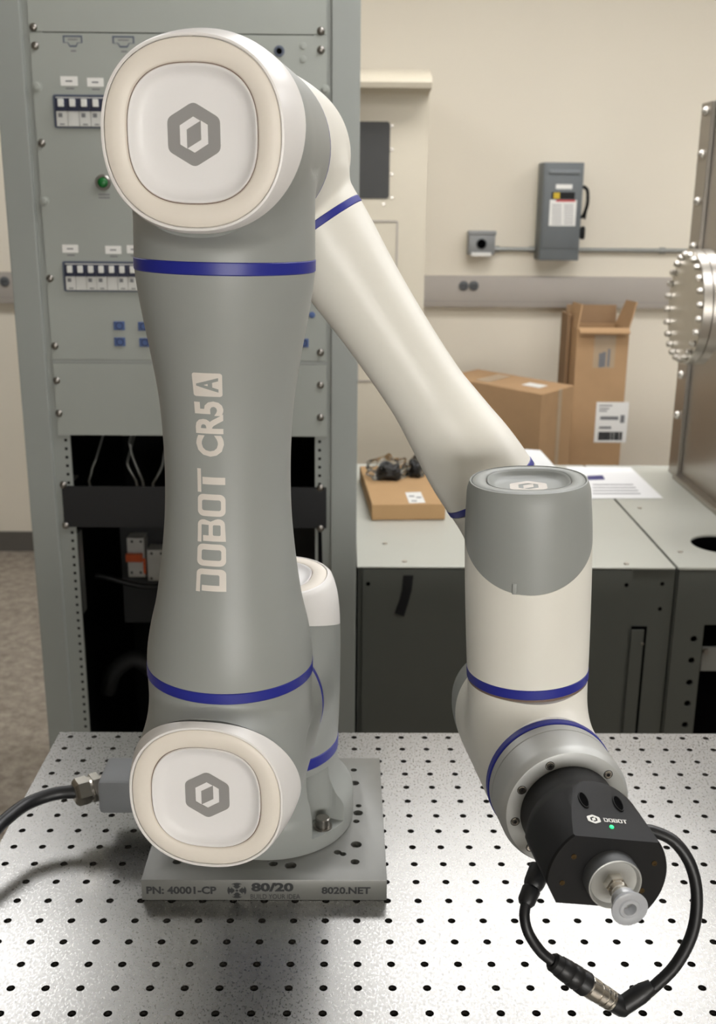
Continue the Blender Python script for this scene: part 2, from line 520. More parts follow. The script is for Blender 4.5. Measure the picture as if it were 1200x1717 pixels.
# ================================================================== the room
def slab(name, lo, hi, m, label=None, cat=None):
    o = MB().box(lo, hi).build(name, m, None, None, loc=((lo[0] + hi[0]) / 2, (lo[1] + hi[1]) / 2, lo[2]))
    o['kind'] = 'structure'
    if label: o['label'] = label
    return o


slab('floor', (-5.6, -5.6, FLOOR - .1), (5.6, WALL_Y + .1, FLOOR), 'floor', 'speckled grey-brown laboratory floor')
slab('wall_back', (-5.6, WALL_Y, FLOOR), (5.6, WALL_Y + .1, CEIL), 'wall', 'beige painted wall behind the rack')
slab('wall_left', (-5.6, -5.5, FLOOR), (-5.5, WALL_Y, CEIL), 'sidewall', 'beige painted side wall')
slab('wall_right', (5.5, -5.5, FLOOR), (5.6, WALL_Y, CEIL), 'sidewall', 'beige painted side wall')
WFY = -4.5; WX = (-.3, .95, 1.05, 2.3); WZ0, WZ1 = -.2, 1.02
wl = slab('wall_front', (-5.5, WFY - .1, FLOOR), (WX[0], WFY, CEIL), 'sidewall', 'beige painted wall behind the viewer')
for lo, hi in (((WX[3], WFY - .1, FLOOR), (5.5, WFY, CEIL)), ((WX[0], WFY - .1, FLOOR), (WX[3], WFY, WZ0)), ((WX[0], WFY - .1, WZ1), (WX[3], WFY, CEIL)), ((WX[1], WFY - .1, WZ0), (WX[2], WFY, WZ1))):
    MB().box(lo, hi).build('wall_section', 'sidewall', wl, None)
for k, (xa_, xb_) in enumerate(((WX[0], WX[1]), (WX[2], WX[3]))):  # glowing panes added out of view as frontal fill light
    wn = MB().box((xa_, WFY - .09, WZ0), (xb_, WFY - .085, WZ1)).build('window_%d' % (k + 1), 'fill_glow', None, None, loc=((xa_ + xb_) / 2, WFY - .09, WZ0))
    wn['kind'] = 'structure'; wn['label'] = 'added glowing fill pane in the wall behind the viewer'
    fr = MB()
    for lo, hi in (((xa_, WZ0), (xb_, WZ0 + .04)), ((xa_, WZ1 - .04), (xb_, WZ1)), ((xa_, WZ0 + .04), (xa_ + .04, WZ1 - .04)), ((xb_ - .04, WZ0 + .04), (xb_, WZ1 - .04)), (((xa_ + xb_) / 2 - .02, WZ0 + .04), ((xa_ + xb_) / 2 + .02, WZ1 - .04))):
        fr.box((lo[0], WFY - .084, lo[1]), (hi[0], WFY - .03, hi[1]))
    fr.build('window_frame', 'ceiling', wn, None)
slab('ceiling', (-5.6, -5.6, CEIL), (5.6, WALL_Y + .1, CEIL + .1), 'ceiling', 'white ceiling')
slab('baseboard_back', (-5.5, WALL_Y - .012, FLOOR), (5.5, WALL_Y, FLOOR + .085), 'base', 'dark grey vinyl baseboard')
for i, (x, y) in enumerate(TROFFERS):
    t = thing('ceiling_light', (x, y, CEIL - .03), 'recessed rectangular ceiling light fixture overhead', 'light', 'ceiling light fixtures')
    fr = MB()
    for lo, hi in (((-.63, -.33), (.63, -.30)), ((-.63, .30), (.63, .33)), ((-.63, -.30), (-.60, .30)), ((.60, -.30), (.63, .30))):
        fr.box((x + lo[0], y + lo[1], CEIL - .03), (x + hi[0], y + hi[1], CEIL))
    fr.build('frame', 'ceiling', t, None)
    MB().box((x - .60, y - .30, CEIL - .02), (x + .60, y + .30, CEIL - .001)).build('diffuser', 'diffuser', t, None)

# ================================================================== breadboard table
PITCH_H = .025
TX0, TX1, TY0, TY1, TTH = -.3140, 1.0110, -.190, .4105, .0127
tb = thing('breadboard_table', (0, 0, FLOOR), 'silver aluminium breadboard table top drilled with a grid of dark threaded holes', 'table')


def breadboard():
    top = MB(); holes = MB(); n = 12; r = .0031; dep = .011
    ii = [i for i in range(-12, 40)]; jj = [j for j in range(-7, 17)]
    xs = [TX0] + [i * PITCH_H - PITCH_H / 2 for i in ii[1:]] + [TX1]
    ys = [TY0] + [j * PITCH_H - PITCH_H / 2 for j in jj[1:]] + [TY1]
    cellv = []
    for a, i in enumerate(ii):
        for b, j in enumerate(jj):
            x0, x1, y0, y1 = xs[a], xs[a + 1], ys[b], ys[b + 1]; cx, cy = i * PITCH_H, j * PITCH_H
            outer = []
            for k in range(n):
                t = 2 * math.pi * k / n; c, s = math.cos(t), math.sin(t)
                sx = (x1 - cx if c > 0 else cx - x0) / max(abs(c), 1e-9); sy = (y1 - cy if s > 0 else cy - y0) / max(abs(s), 1e-9)
                q = min(sx, sy); outer.append((cx + c * q, cy + s * q))
            # put the true corners in, next to the 45-degree gap
            ring = [(cx + r * math.cos(2 * math.pi * k / n), cy + r * math.sin(2 * math.pi * k / n)) for k in range(n)]
            vs = [(p[0], p[1], 0) for p in outer] + [(p[0], p[1], 0) for p in ring] + [(x1, y1, 0), (x0, y1, 0), (x0, y0, 0), (x1, y0, 0)]
            fs = []
            for k in range(n):
                k2 = (k + 1) % n; ang = 360 * (k + .5) / n
                if (k, k2) in ((1, 2), (4, 5), (7, 8), (10, 11)):
                    cidx = 2 * n + {1: 0, 4: 1, 7: 2, 10: 3}[k]; fs.append((k, cidx, k2, n + k2, n + k))
                else: fs.append((k, k2, n + k2, n + k))
            top.add(vs, fs)
            hv = [(p[0], p[1], -.0002) for p in ring]
            # threads: alternating radii
            rows = [0.0, -.0004] + [-.0012 - .0006 * q for q in range(5)] + [-dep]
            rad = [r, r] + [r * (.86 if q % 2 else 1.0) for q in range(5)] + [r * .9]
            vs = []
            for z, rr in zip(rows, rad): vs += [(cx + rr * math.cos(2 * math.pi * k / n), cy + rr * math.sin(2 * math.pi * k / n), z) for k in range(n)]
            fs = []
            for q in range(len(rows) - 1):
                for k in range(n): fs.append((q * n + k, (q + 1) * n + k, (q + 1) * n + (k + 1) % n, q * n + (k + 1) % n))
            fs.append(tuple((len(rows) - 1) * n + k for k in range(n)))
            holes.add(vs, fs)
    # sides and underside
    e = .0008
    z1 = -TTH
    top.add([(TX0, TY0, 0), (TX1, TY0, 0), (TX1, TY1, 0), (TX0, TY1, 0), (TX0, TY0, z1), (TX1, TY0, z1), (TX1, TY1, z1), (TX0, TY1, z1)],
            [(0, 1, 5, 4), (1, 2, 6, 5), (2, 3, 7, 6), (3, 0, 4, 7), (4, 5, 6, 7)])
    me = bpy.data.meshes.new('top'); o0 = wloc(tb)
    me.from_pydata([tuple(V(*p) - o0) for p in top.v], [], top.f); me.materials.append(M['table']); me.update()
    o = bpy.data.objects.new('top_plate', me); COL.objects.link(o); o.parent = tb
    me = bpy.data.meshes.new('holes'); me.from_pydata([tuple(V(*p) - o0) for p in holes.v], [], holes.f); me.materials.append(M['hole']); me.update()
    h = bpy.data.objects.new('threaded_holes', me); COL.objects.link(h); h.parent = tb; h['kind'] = 'stuff'


breadboard()
M['light_block'] = mat('light_block_black', (40, 41, 43), .5)
MB().box((TX0 + .02, TY0 + .02, FLOOR + .06), (TX1 - .02, TY1 - .02, -TTH - .0005)).build('light_block_body', 'light_block', tb, None, bev=.004)  # closed body added under the table to block low frontal light
for x in (TX0 + .03, TX1 - .09):
    for y in (TY0 + .03, TY1 - .09):
        MB().lathe([(0, .02), (.004, .028), (.03, .028), (.034, .012), (.0595, .012)], V(x + .03, y + .03, FLOOR + .0005), Z if False else V(0, 0, 1), 20).build('foot', 'galv', tb)

# ================================================================== adapter plate
BX, BY, PT = -.075, .224, .0193
PX0, PX1, PY0, PY1 = -.1742, .0245, .1253, .3222
pl = thing('adapter_plate', (BX, BY, 0), 'square grey machined plate under the robot base, lettered on its front edge', 'plate')
b = MB().box((PX0, PY0, 0.0002), (PX1, PY1, PT), .0006).build('plate_body', 'plate', pl, None)
hl = []
for (u, v, r) in ((593, 1291, .0036), (594.5, 1313, .0050), (601, 1351, .0032), (600, 1363, .0052), (597, 1377, .0035), (597, 1416, .0056), (575, 1432, .0033), (595, 1445, .0045), (487, 1451, .0058), (458, 1448, .0045), (566, 1429, .0038)):
    p = PZ(u, v, PT); r *= .85; hl.append((p[0], p[1], r))
    if u > 590: hl.append((2 * BX - p[0], p[1], r))
boolean_cut(b, [MB().lathe([(-.005, r), (.003, r)], V(x, y, PT), V(0, 0, 1), 16) for x, y, r in hl])
ey = V(0, 0, 1); ex = V(1, 0, 0)
for s, u0, u1, v0, v1, bold, nm in (('PN: 40001-CP', 245, 363, 1486, 1499, .035, 'lettering'), ('80/20', 421, 492, 1480, 1495, .045, 'lettering'),
                                   ('BUILD YOUR IDEA', 420, 503, 1499, 1507, .0, 'lettering'), ('8020.NET', 539, 621, 1487, 1499, .035, 'lettering')):
    p = PY((u0 + u1) / 2, (v0 + v1) / 2, PY0); q0 = PY(u0, v0, PY0); q1 = PY(u1, v1, PY0)
    place(fit(text2d(s, bold), abs(q1[0] - q0[0]), abs(q0[2] - q1[2]) * .98), V(p[0], PY0 - .0002, p[2]), ex, ey, nm, 'ink', pl)
loops = []
for k in range(4):
    a0 = math.radians(90 * k)
    rot = lambda p: (p[0] * math.cos(a0) - p[1] * math.sin(a0), p[0] * math.sin(a0) + p[1] * math.cos(a0))
    loops.append([rot(p) for p in [(-.56, .80), (-.3, .95), (0, 1), (.3, .95), (.56, .80), (.30, .78), (.22, .60), (.44, .62), (.10, .24), (-.10, .24), (-.44, .62), (-.22, .60), (-.30, .78)]])
loops.append(circ(0, 0, .16, 10))
p = PY(397, 1493, PY0); place(fit(curve2d(loops), .0155, .0145), V(p[0], PY0 - .0002, p[2]), ex, ey, 'emblem', 'ink', pl)

# ================================================================== robot arm
TH = .125
A = V(-math.sin(TH), -math.cos(TH), 0)      # direction of the three parallel joint axes, towards the viewer
T = V(math.cos(TH), -math.sin(TH), 0)
Z = V(0, 0, 1)
B0 = V(BX, BY, 0)
Z1 = .1663
def Q(l, o, z): return B0 + T * l + A * o + Z * z
OARM, OFOR, OW = .144, .010, .138
S = Q(0, 0, Z1); EL = .0055; E_ = Q(EL, 0, .581)
UA = (Q(EL, 0, .581) - Q(0, 0, Z1)); UAL = np.linalg.norm(UA); UA /= UAL
PH = math.radians(54.96); FD = T * math.cos(PH) - Z * math.sin(PH); FP = T * math.sin(PH) + Z * math.cos(PH)
J4 = Q(.207, 0, .2944)
U5 = T * math.sin(.046) - Z * math.cos(.046)
J5 = J4 + A * OW
J6 = J5 + U5 * .114
e2_ = np.cross(U5, A)
DD = math.cos(-.24) * A + math.sin(-.24) * e2_
S6 = np.cross(DD, U5)

rb = thing('robot_arm', (BX, BY, PT), 'grey and white six-axis robot arm with blue joint bands standing on the plate', 'robot arm')


def band(parent, c, ax, r, s0, s1, m='blue', name='joint_band', seg=72):
    return MB().lathe([(s0, r - .003), (s0, r - .0003), (s0 + .0006, r + .0003), (s1 - .0006, r + .0003), (s1, r - .0003), (s1, r - .003)], c, ax, seg, cap=False).build(name, m, parent)


def cap_cover(parent, c, ax, up, sf, Rf, m_rim='capwhite', m_ring='cream', m_dish='dish', m_logo='logo', n_out=2.25, n_in=2.6, ri=.71, logoR=.0166, flip=1):
    """the cover on a joint's end: ring, recessed dish and printed mark; sf is the rim plane, Rf the rim radius"""
    axn, e1, e2 = frame(ax, up)
    def loft(rows, name, m, par, fill=False, seg=96):
        vs = []; fs = []
        for (s, r, n) in rows:
            for i in range(seg):
                x, y = sq(2 * math.pi * i / seg, n); vs.append(c + axn * s + (e1 * x + e2 * y) * r)
        for j in range(len(rows) - 1):
            for i in range(seg):
                i2 = (i + 1) % seg; fs.append((j * seg + i, j * seg + i2, (j + 1) * seg + i2, (j + 1) * seg + i))
        if fill: fs.append(tuple((len(rows) - 1) * seg + i for i in range(seg)))
        return MB().add(vs, fs).build(name, m, par, 50)
    R1 = Rf * .966
    rg = loft([(sf - .0024, R1, n_out), (sf - .0008, R1 * .998, n_out), (sf - .0002, R1 * .985, n_out), (sf + .0003, Rf * .86, n_out + .25), (sf + .0002, Rf * (ri + .03), n_in), (sf - .0006, Rf * (ri + .012), n_in), (sf - .002, Rf * (ri + .010), n_in)], 'cover_ring', m_ring, parent)
    rd = Rf * ri
    d = loft([(sf - .0022, rd, n_in), (sf - .0006, rd * .998, n_in), (sf - .0001, rd * .985, n_in), (sf - .0004, rd * .965, n_in), (sf - .0014, rd * .94, n_in), (sf - .0028, rd * .90, n_in), (sf - .0040, rd * .85, n_in), (sf - .0047, rd * .78, n_in), (sf - .0050, rd * .6, n_in), (sf - .0050, rd * .2, n_in)], 'cover_dish', m_dish, parent, True)
    loft([(sf - .0014, Rf * (ri + .022), n_in), (sf - .0014, Rf * (ri - .006), n_in)], 'seam', 'seam', parent)
    place(fit(hexlogo(1.), None, 2 * logoR), c + axn * (sf - .0048), e1 * flip, e2, 'printed_mark', m_logo, parent)


def cap_body(parent, c, ax, up, conn, Rfun, sb, amp, sf, Rf, m, n_out=2.25, name='end_cap', seg=96):
    """shell between the slanted parting line and the rim"""
    axn, e1, e2 = frame(ax, up); vs = []; fs = []; rows = 12; conn = conn / np.linalg.norm(conn)
    st = sf - .003
    for j in range(rows + 6):
        for i in range(seg):
            t = 2 * math.pi * i / seg; x0, y0 = math.cos(t), math.sin(t)
            dc = (e1 * x0 + e2 * y0) @ conn
            s_b = sb + amp * dc
            if j <= rows:
                q = j / rows; s = s_b + (st - s_b) * q; r = float(Rfun(s)); n = 2 + (n_out - 2) * max(0, (s - sb + amp) / (st - sb + amp)) ** 1.5
            else:
                kk = [(-.0018, 1), (-.0008, 1), (-.0001, 1.0), (.0001, .978), (-.0006, .968)][j - rows - 1]
                s = sf + kk[0]; n = n_out
                r0 = float(Rfun(st)); r = r0 + (Rf - r0) * [.4, .75, 1.02, 1, 1][j - rows - 1] if j < rows + 4 else Rf * kk[1]
            x, y = sq(t, n); vs.append(c + axn * s + (e1 * x + e2 * y) * r)
    m_ = rows + 6
    for j in range(m_ - 1):
        for i in range(seg):
            i2 = (i + 1) % seg; fs.append((j * seg + i, j * seg + i2, (j + 1) * seg + i2, (j + 1) * seg + i))
    fs.append(tuple(range(seg - 1, -1, -1)))
    return MB().add(vs, fs).build(name, m, parent, 50)


def slantcut(c, ax, conn, R, sb, amp):
    """plane s = sb + amp*(p.conn)/R as (point, normal)"""
    axn = ax / np.linalg.norm(ax); conn = conn / np.linalg.norm(conn)
    n = axn - conn * (amp / R); return (c + axn * sb, n / np.linalg.norm(n))


# ---- base: flanged foot with four bolt pockets
base = MB().lathe([(0.0, .0718), (.0012, .0725), (.026, .0725), (.030, .0718), (.0335, .0700), (.038, .0665), (.044, .0628), (.050, .0602), (.056, .0588), (.0695, .0583)], B0 + Z * PT, Z, 96).build('base', 'grey', rb, 40)
cut = []
bolts = []
for k in range(4):
    a_ = math.radians(-43 + 90 * k); c = B0 + V(math.cos(a_), math.sin(a_), 0) * .0635; bolts.append(c)
    mb = MB(); dr = V(math.cos(a_), math.sin(a_), 0); sd = V(-dr[1], dr[0], 0)
    outl = [c + dr * (.0125 * math.cos(t)) * 1.0 + sd * .0155 * math.sin(t) for t in np.linspace(math.pi / 2, 3 * math.pi / 2, 12)]
    outl += [c - sd * .034 + dr * .03, c + sd * .034 + dr * .03]
    mb.prism([p + Z * (PT + .0135) for p in outl], Z * .05); cut.append(mb)
boolean_cut(base, cut)
sm = MB().lathe([(0, .0080), (.0012, .0080), (.0012, .0060), (.0086, .0060), (.0094, .0052), (.0094, .0034)], V(0, 0, 0), Z, 24).add([], []).mesh('bolt_head', 'steel', smooth=35)
ss = MB().lathe([(.0092, .0035), (.0060, .0035), (.0060, 0.0)], V(0, 0, 0), Z, 6, cap=False).mesh('bolt_socket', 'socket', smooth=None)
for c in bolts:
    inst(sm, 'bolt', base, c + Z * (PT + .0135)); inst(ss, 'bolt_socket', base, c + Z * (PT + .0136))
MB().lathe([(.0695, .0555), (.0835, .0555)], B0 + Z * PT, Z, 64).build('base_core', 'seam', base)
band(base, B0 + Z * PT, Z, .0588, .0695, .0795)
# connector block on the left of the base
MB().box(Q(-.125, 0, 0) * 0 + V(-.2270, .212, .0245), V(-.128, .258, .0565), .004).build('connector_block', 'conn', rb, 35)
# ---- J1 tower
Rj1 = prof([(-.07, .0585), (-.05, .0595), (0, .0605), (.03, .0604), (.05, .0594), (.065, .0572), (.073, .0548), (.08, .052)])
sb1, am1 = .0385, .020
tower = housing('shoulder_tower', 'grey', rb, [cylf(S, Z, Rj1, -.09, .12), cylf(S, A, .0565, 0, .1)], .028, S - V(.085, .115, .09), S + V(.085, .075, .10),
                [(S - Z * .0672, -Z), (S + A * .0690, A), slantcut(S, Z, A, .06, sb1, am1)])
cp = cap_body(rb, S, Z, -A, A, Rj1, sb1, am1, .080, .0505, 'capwhite', name='tower_cap')
cap_cover(cp, S, Z, -A, .080, .0505)
band(tower, S, A, .0568, .0690, .0745)
# ---- J2 shoulder of the upper arm
Rj2 = prof([(.06, .0563), (.09, .0573), (.144, .0584), (.178, .0589), (.192, .0580), (.203, .0561), (.212, .0540), (.218, .0524), (.22, .0517)])
sb2, am2 = .189, .0255
ZB, ZT = (.2262 - Z1) / UA[2], UAL - (.581 - .5035) / UA[2]      # where the upper arm tube begins and ends, along UA
bh = .0078
sh = housing('shoulder_housing', 'grey', rb, [cylf(S, A, Rj2, .03, .235), cylf(S + A * OARM, UA, prof([(0, .0565), (.04, .0575), (.07, .0583), (.1, .0585)]), .02, .1)], .023,
             Q(0, OARM, Z1) - V(.09, .12, .08), Q(0, OARM, Z1) + V(.09, .12, .11), [(S + A * .0745, -A), (S + A * OARM + UA * ZB, UA), slantcut(S, A, Z, .06, sb2, am2)], fade=(S + A * OARM + UA * ZB, UA, .016))
cp = cap_body(rb, S, A, Z, Z, Rj2, sb2, am2, .22, .0517, 'capwhite', name='shoulder_cap')
cap_cover(cp, S, A, Z, .22, .0517)
band(sh, S + A * OARM, UA, .0583, ZB, ZB + bh)
# ---- upper arm tube
AC = S + A * OARM
zr = lambda z: (z - Z1) / UA[2]
arm_pts = [(.235, .0584), (.2465, .0575), (.2625, .0548), (.280, .0507), (.300, .0475), (.318, .0452), (.340, .0431), (.3655, .0421), (.393, .0425), (.420, .0443), (.450, .0488), (.478, .0538), (.498, .0567), (.5035, .0572)]
Rarm = prof([(zr(z), r) for z, r in arm_pts])
rows = [(s, float(Rarm(s))) for s in np.linspace(ZB + bh, ZT, 60)]
rows[0] = (rows[0][0], .0582)
arm = MB().lathe(rows, AC, UA, 96).build('upper_arm', 'grey', rb, 50)
band(arm, AC, UA, .0574, ZT, ZT + bh)
# ---- J3 elbow housing of the upper arm
el = housing('elbow_housing', 'grey', rb, [cylf(E_, A, Rj2, .03, .235), cylf(E_ + A * OARM, -UA, prof([(0, .0560), (.04, .0568), (.07, .0573), (.1, .0574)]), .02, .1)], .023,
             Q(EL, OARM, .581) - V(.09, .12, .11), Q(EL, OARM, .581) + V(.09, .12, .08), [(E_ + A * .0745, -A), (AC + UA * (ZT + bh), -UA), slantcut(E_, A, -Z, .06, sb2, am2)], fade=(AC + UA * (ZT + bh), -UA, .016))
cp = cap_body(rb, E_, A, Z, -Z, Rj2, sb2, am2, .22, .0517, 'capwhite', name='elbow_cap')
cap_cover(cp, E_, A, Z, .22, .0517)
band(el, E_, A, .0562, .0690, .0745)
# ---- forearm: elbow end, tube, wrist end
Rf3 = prof([(-.07, .050), (-.06, .0535), (-.045, .0562), (-.02, .0570), (.03, .0570), (.07, .0562)])
F1, F2 = .0633, .302
fb = .0055
EF = E_ + A * OFOR
fe = housing('forearm_elbow', 'white', rb, [cylf(E_, A, Rf3, -.066, .12), cylf(EF, FD, prof([(0, .044), (.04, .0405), (.063, .0386), (.1, .0384)]), 0, .1)], .03,
             Q(EL, OFOR, .581) - V(.085, .11, .12), Q(EL, OFOR, .581) + V(.12, .11, .085), [(E_ + A * .0690, A), (EF + FD * F1, FD)], fade=(EF + FD * F1, FD, .02))
band(fe, EF, FD, .0386, F1, F1 + fb)
fpts = [(F1 + fb, .0385), (F1 + .02, .0374), (F1 + .0475, .0345), (F1 + .078, .0323), (F1 + .105, .0311), (F1 + .137, .0306), (F1 + .155, .0310), (F1 + .171, .0328), (F1 + .19, .0350), (F1 + .205, .0370), (F1 + .222, .0383), (F2, .0387)]
Rfa = prof(fpts)
fa = MB().lathe([(s, float(Rfa(s))) for s in np.linspace(F1 + fb, F2, 60)], EF, FD, 80).build('forearm', 'white', rb, 50)
band(fa, EF, FD, .0388, F2, F2 + fb)
J4F = J4 + A * OFOR
Rj4 = prof([(-.062, .034), (-.055, .0375), (-.04, .0402), (0, .041), (.05, .0415), (.09, .0415)])
w1 = housing('wrist_housing', 'white', rb, [cylf(J4, A, Rj4, -.060, .12), cylf(J4F, -FD, .0388, 0, .09)], .02, J4F - V(.07, .12, .065), J4F + V(.07, .085, .075),
             [(J4 + A * .074, A), (J4F - FD * (.35 - F2 - fb), -FD)])
band(w1, J4, A, .0416, .074, .0795)
# ---- J5 housing (upright) with grey cap
Rj5 = prof([(-.065, .0415), (-.03, .0421), (.02, .0424), (.045, .0421), (.062, .0411), (.072, .0402), (.077, .0385)])
sb5, am5 = .040, .029
up5 = -U5
w2 = housing('wrist_column', 'white', rb, [cylf(J5, up5, Rj5, -.08, .1), cylf(J5, -A, .0410, 0, .09)], .016, J5 - V(.06, .06, .085), J5 + V(.06, .085, .09),
             [(J5 - up5 * .0560, -up5), (J5 - A * (OW - .0795), -A), slantcut(J5, up5, -A, .042, sb5, am5)], h=.0018)
cp = cap_body(rb, J5, up5, -A, -A, Rj5, sb5, am5, .077, .0385, 'grey', name='wrist_cap', n_out=2.15)
cap_cover(cp, J5, up5, -A, .077, .0385, m_ring='grey', m_dish='grey', m_logo='print', n_out=2.15, n_in=2.6, logoR=.0135)
band(w2, J5, up5, .0416, -.0630, -.0560)
MB().lathe([(-.0645, .0400), (-.0645, .0413), (-.0630, .0413), (-.0630, .040)], J5, up5, 64, cap=False).build('joint_groove', 'seam', w2)
# small moulded clip mark on the wrist cap
pm = J5 + up5 * .0145
fr_ = [pm + (A * math.cos(-.22) + T * math.sin(-.22)) * .0422]
MB().box((-.0022, -.0006, -.0036), (.0004, .0006, .0036), .0003, np.stack([T, A, Z], 1), fr_[0]).box((-.0004, -.0006, -.0036), (.0030, .0006, -.0026), .0003, np.stack([T, A, Z], 1), fr_[0]).build('release_tab', 'grey', cp)
# ---- J6 housing
Rj6 = prof([(-.078, .036), (-.072, .0385), (-.06, .0405), (-.04, .0418), (0, .042), (.06, .042)])
sb6, am6 = .046, .010
w3 = housing('tool_joint_housing', 'white', rb, [cylf(J6, DD, Rj6, -.095, .09), cylf(J6, -U5, prof([(0, .0405), (.03, .0412), (.06, .0413)]), 0, .09)], .02, J6 - V(.085, .085, .06), J6 + V(.075, .095, .075),
             [(J6 + DD * .052, DD), (J6 - U5 * (.114 - .0645), -U5), slantcut(J6, -DD, -U5, .042, sb6, am6)], h=.0018)
Rj6b = lambda s: Rj6(-np.asarray(s))
cp = cap_body(rb, J6, -DD, -U5, -U5, Rj6b, sb6, am6, .077, .0375, 'grey', name='tool_joint_cap', n_out=2.1)
cap_cover(cp, J6, -DD, -U5, .077, .0375, m_ring='grey', m_dish='grey', m_logo='print', n_out=2.1, n_in=2.6, logoR=.0135)
band(w3, J6, DD, .0421, .052, .0578)
fl = MB().lathe([(.0575, .036), (.0580, .0412), (.0590, .0418), (.0655, .0418), (.0662, .0410), (.0668, .0418), (.0855, .0418), (.0880, .0412), (.0918, .0392), (.0920, .0385), (.0920, .0300)], J6, DD, 96).build('tool_flange', 'silver', rb, 25)
sm = MB().lathe([(-.001, .0026), (.0004, .0025), (.0008, .0022), (.0008, .0012), (.0002, .0011), (.0002, 0.)], V(0, 0, 0), Z, 20, cap=False).mesh('flange_screw', 'nickel', smooth=30)
sk = MB().lathe([(.0002, .0030), (.0002, .0026)], V(0, 0, 0), Z, 20, cap=False).lathe([(.0009, .0012), (.0004, .0011), (.0004, 0)], V(0, 0, 0), Z, 6, cap=False).mesh('screw_seat', 'socket', smooth=None)
for dg in (40, 110, 150, 188, 226, 262, 298, 334, 6):
    t = math.radians(dg); p = J6 + DD * .0919 + (S6 * math.cos(t) - U5 * math.sin(t)) * .0338
    inst(sm, 'flange_screw', fl, p, quat(DD)); inst(sk, 'screw_seat', fl, p, quat(DD))


# ---- printed lettering along the upper arm
def slit_letters():
    H = 1.0; g = .06; tb_ = .14; sw = .24; W = .92; sb_ = .22
    def arc(cx, cy, r, a0, a1, n=5): return [(cx + r * math.cos(math.radians(a0 + (a1 - a0) * i / n)), cy + r * math.sin(math.radians(a0 + (a1 - a0) * i / n))) for i in range(n + 1)]
    D = [(-.05, 1), *arc(W - .2, .8, .2, 90, 0), *arc(W - .2, .2, .2, 0, -90), (0, 0), (0, 1 - tb_ - g), (sw, 1 - tb_ - g), (sw, sb_), *arc(W - sw - .06, sb_ + .06, .06, -90, 0, 3), *arc(W - sw - .06, 1 - tb_ - .06, .06, 0, 90, 3), (-.05, 1 - tb_)]
    O = [rrect(0, 0, W, 1, .22), rrect(sw, .16, W - sw, .84, .08)]
    Bq = [(-.05, 1), *arc(W - .24, .78, .22, 90, -30), (W - .1, .53), *arc(W - .2, .25, .22, 30, -90), (0, 0), (0, 1 - tb_ - g), (sw, 1 - tb_ - g), (sw, .60), (W - sw, .60), (W - sw, 1 - tb_), (-.05, 1 - tb_)]
    Bh = rrect(sw, .18, W - sw, .45, .05)
    Tl = [[(-.05, 1), (.93, 1), (.93, 1 - tb_), (-.05, 1 - tb_)], [(.29, 1 - tb_ - .05), (.59, 1 - tb_ - .05), (.59, 0), (.29, 0)]]
    out = []; x = 0
    for L in ([D], O, [Bq, Bh], O, Tl):
        out += [[(p[0] + x, p[1]) for p in lp] for lp in L]; x += W + .12
    return out


def wrap(flat, s_c, lat, name, m, lift, step=.0022):
    """flat shape: x runs up the arm, y to the viewer's left around it"""
    vs, fs = flat
    bm = bmesh.new(); bv = [bm.verts.new((p[0], p[1], 0)) for p in vs]
    for f in fs:
        try: bm.faces.new([bv[i] for i in f])
        except ValueError: pass
    for axis in (0, 1):
        lo = min(p[axis] for p in vs); hi = max(p[axis] for p in vs); st = step if axis else step * 2.5
        q = lo + st
        while q < hi:
            co_ = [0, 0, 0]; co_[axis] = q; no = [0, 0, 0]; no[axis] = 1
            bmesh.ops.bisect_plane(bm, geom=bm.verts[:] + bm.edges[:] + bm.faces[:], dist=1e-7, plane_co=co_, plane_no=no); q += st
    bmesh.ops.triangulate(bm, faces=bm.faces[:])
    ta = np.cross(A, UA) ; ta = ta / np.linalg.norm(ta)
    if ta @ T < 0: ta = -ta
    R0 = float(Rarm(s_c)); ph0 = math.asin(lat / R0)
    for q in bm.verts:
        s = s_c + q.co.x; ph = ph0 - q.co.y / R0; r = float(Rarm(s)) + lift
        q.co = Vector(AC + UA * s + (A * math.cos(ph) + ta * math.sin(ph)) * r)
    return MB().addbm(bm).build(name, m, arm, 60)


def armz(v): return zr(PY(352, v, .040)[2])
LAT = -.0012
s0, s1 = armz(988), armz(786)
wrap(fit(curve2d(slit_letters()), s1 - s0, .0186), (s0 + s1) / 2, LAT, 'lettering', 'print', .00025)
s0, s1 = armz(765), armz(671)
wrap(fit(text2d('CR5', .035), s1 - s0, .0182), (s0 + s1) / 2, LAT - .0002, 'lettering', 'print', .00025)
s0, s1 = armz(663), armz(623)
wrap(fit(curve2d([rrect(0, 0, 1, 1, .1)]), s1 - s0, .0188), (s0 + s1) / 2, LAT - .0002, 'lettering', 'print', .00025)
wrap(fit(text2d('A', .03), (s1 - s0) * .62, .0140), (s0 + s1) / 2, LAT - .0002, 'lettering', 'grey', .0005)
#__NEXT__
# ================================================================== suction tool
RHO = .21
TW = S6 * math.cos(RHO) + U5 * math.sin(RHO); TH_ = -U5 * math.cos(RHO) + S6 * math.sin(RHO)
KF = .1635                                                   # tool face along DD
tl = thing('suction_tool', J6 + DD * .0921, 'black suction gripper head with a green light, bolted to the robot wrist', 'gripper')
bm = bmesh.new()
rows = [(.0921, .0285), (.0925, .0303), (.108, .0306), (.112, .0318), (.118, .0345), (.124, .0355), (KF - .0012, .0355), (KF, .0345)]
seg = 72; ring_ = []
for k, r in rows:
    ring_.append([bm.verts.new(J6 + DD * k + (TW * math.cos(2 * math.pi * i / seg) + TH_ * math.sin(2 * math.pi * i / seg)) * r) for i in range(seg)])
for j in range(len(rows) - 1):
    for i in range(seg): bm.faces.new((ring_[j][i], ring_[j][(i + 1) % seg], ring_[j + 1][(i + 1) % seg], ring_[j + 1][i]))
bm.faces.new(ring_[0][::-1]); bm.faces.new(ring_[-1])
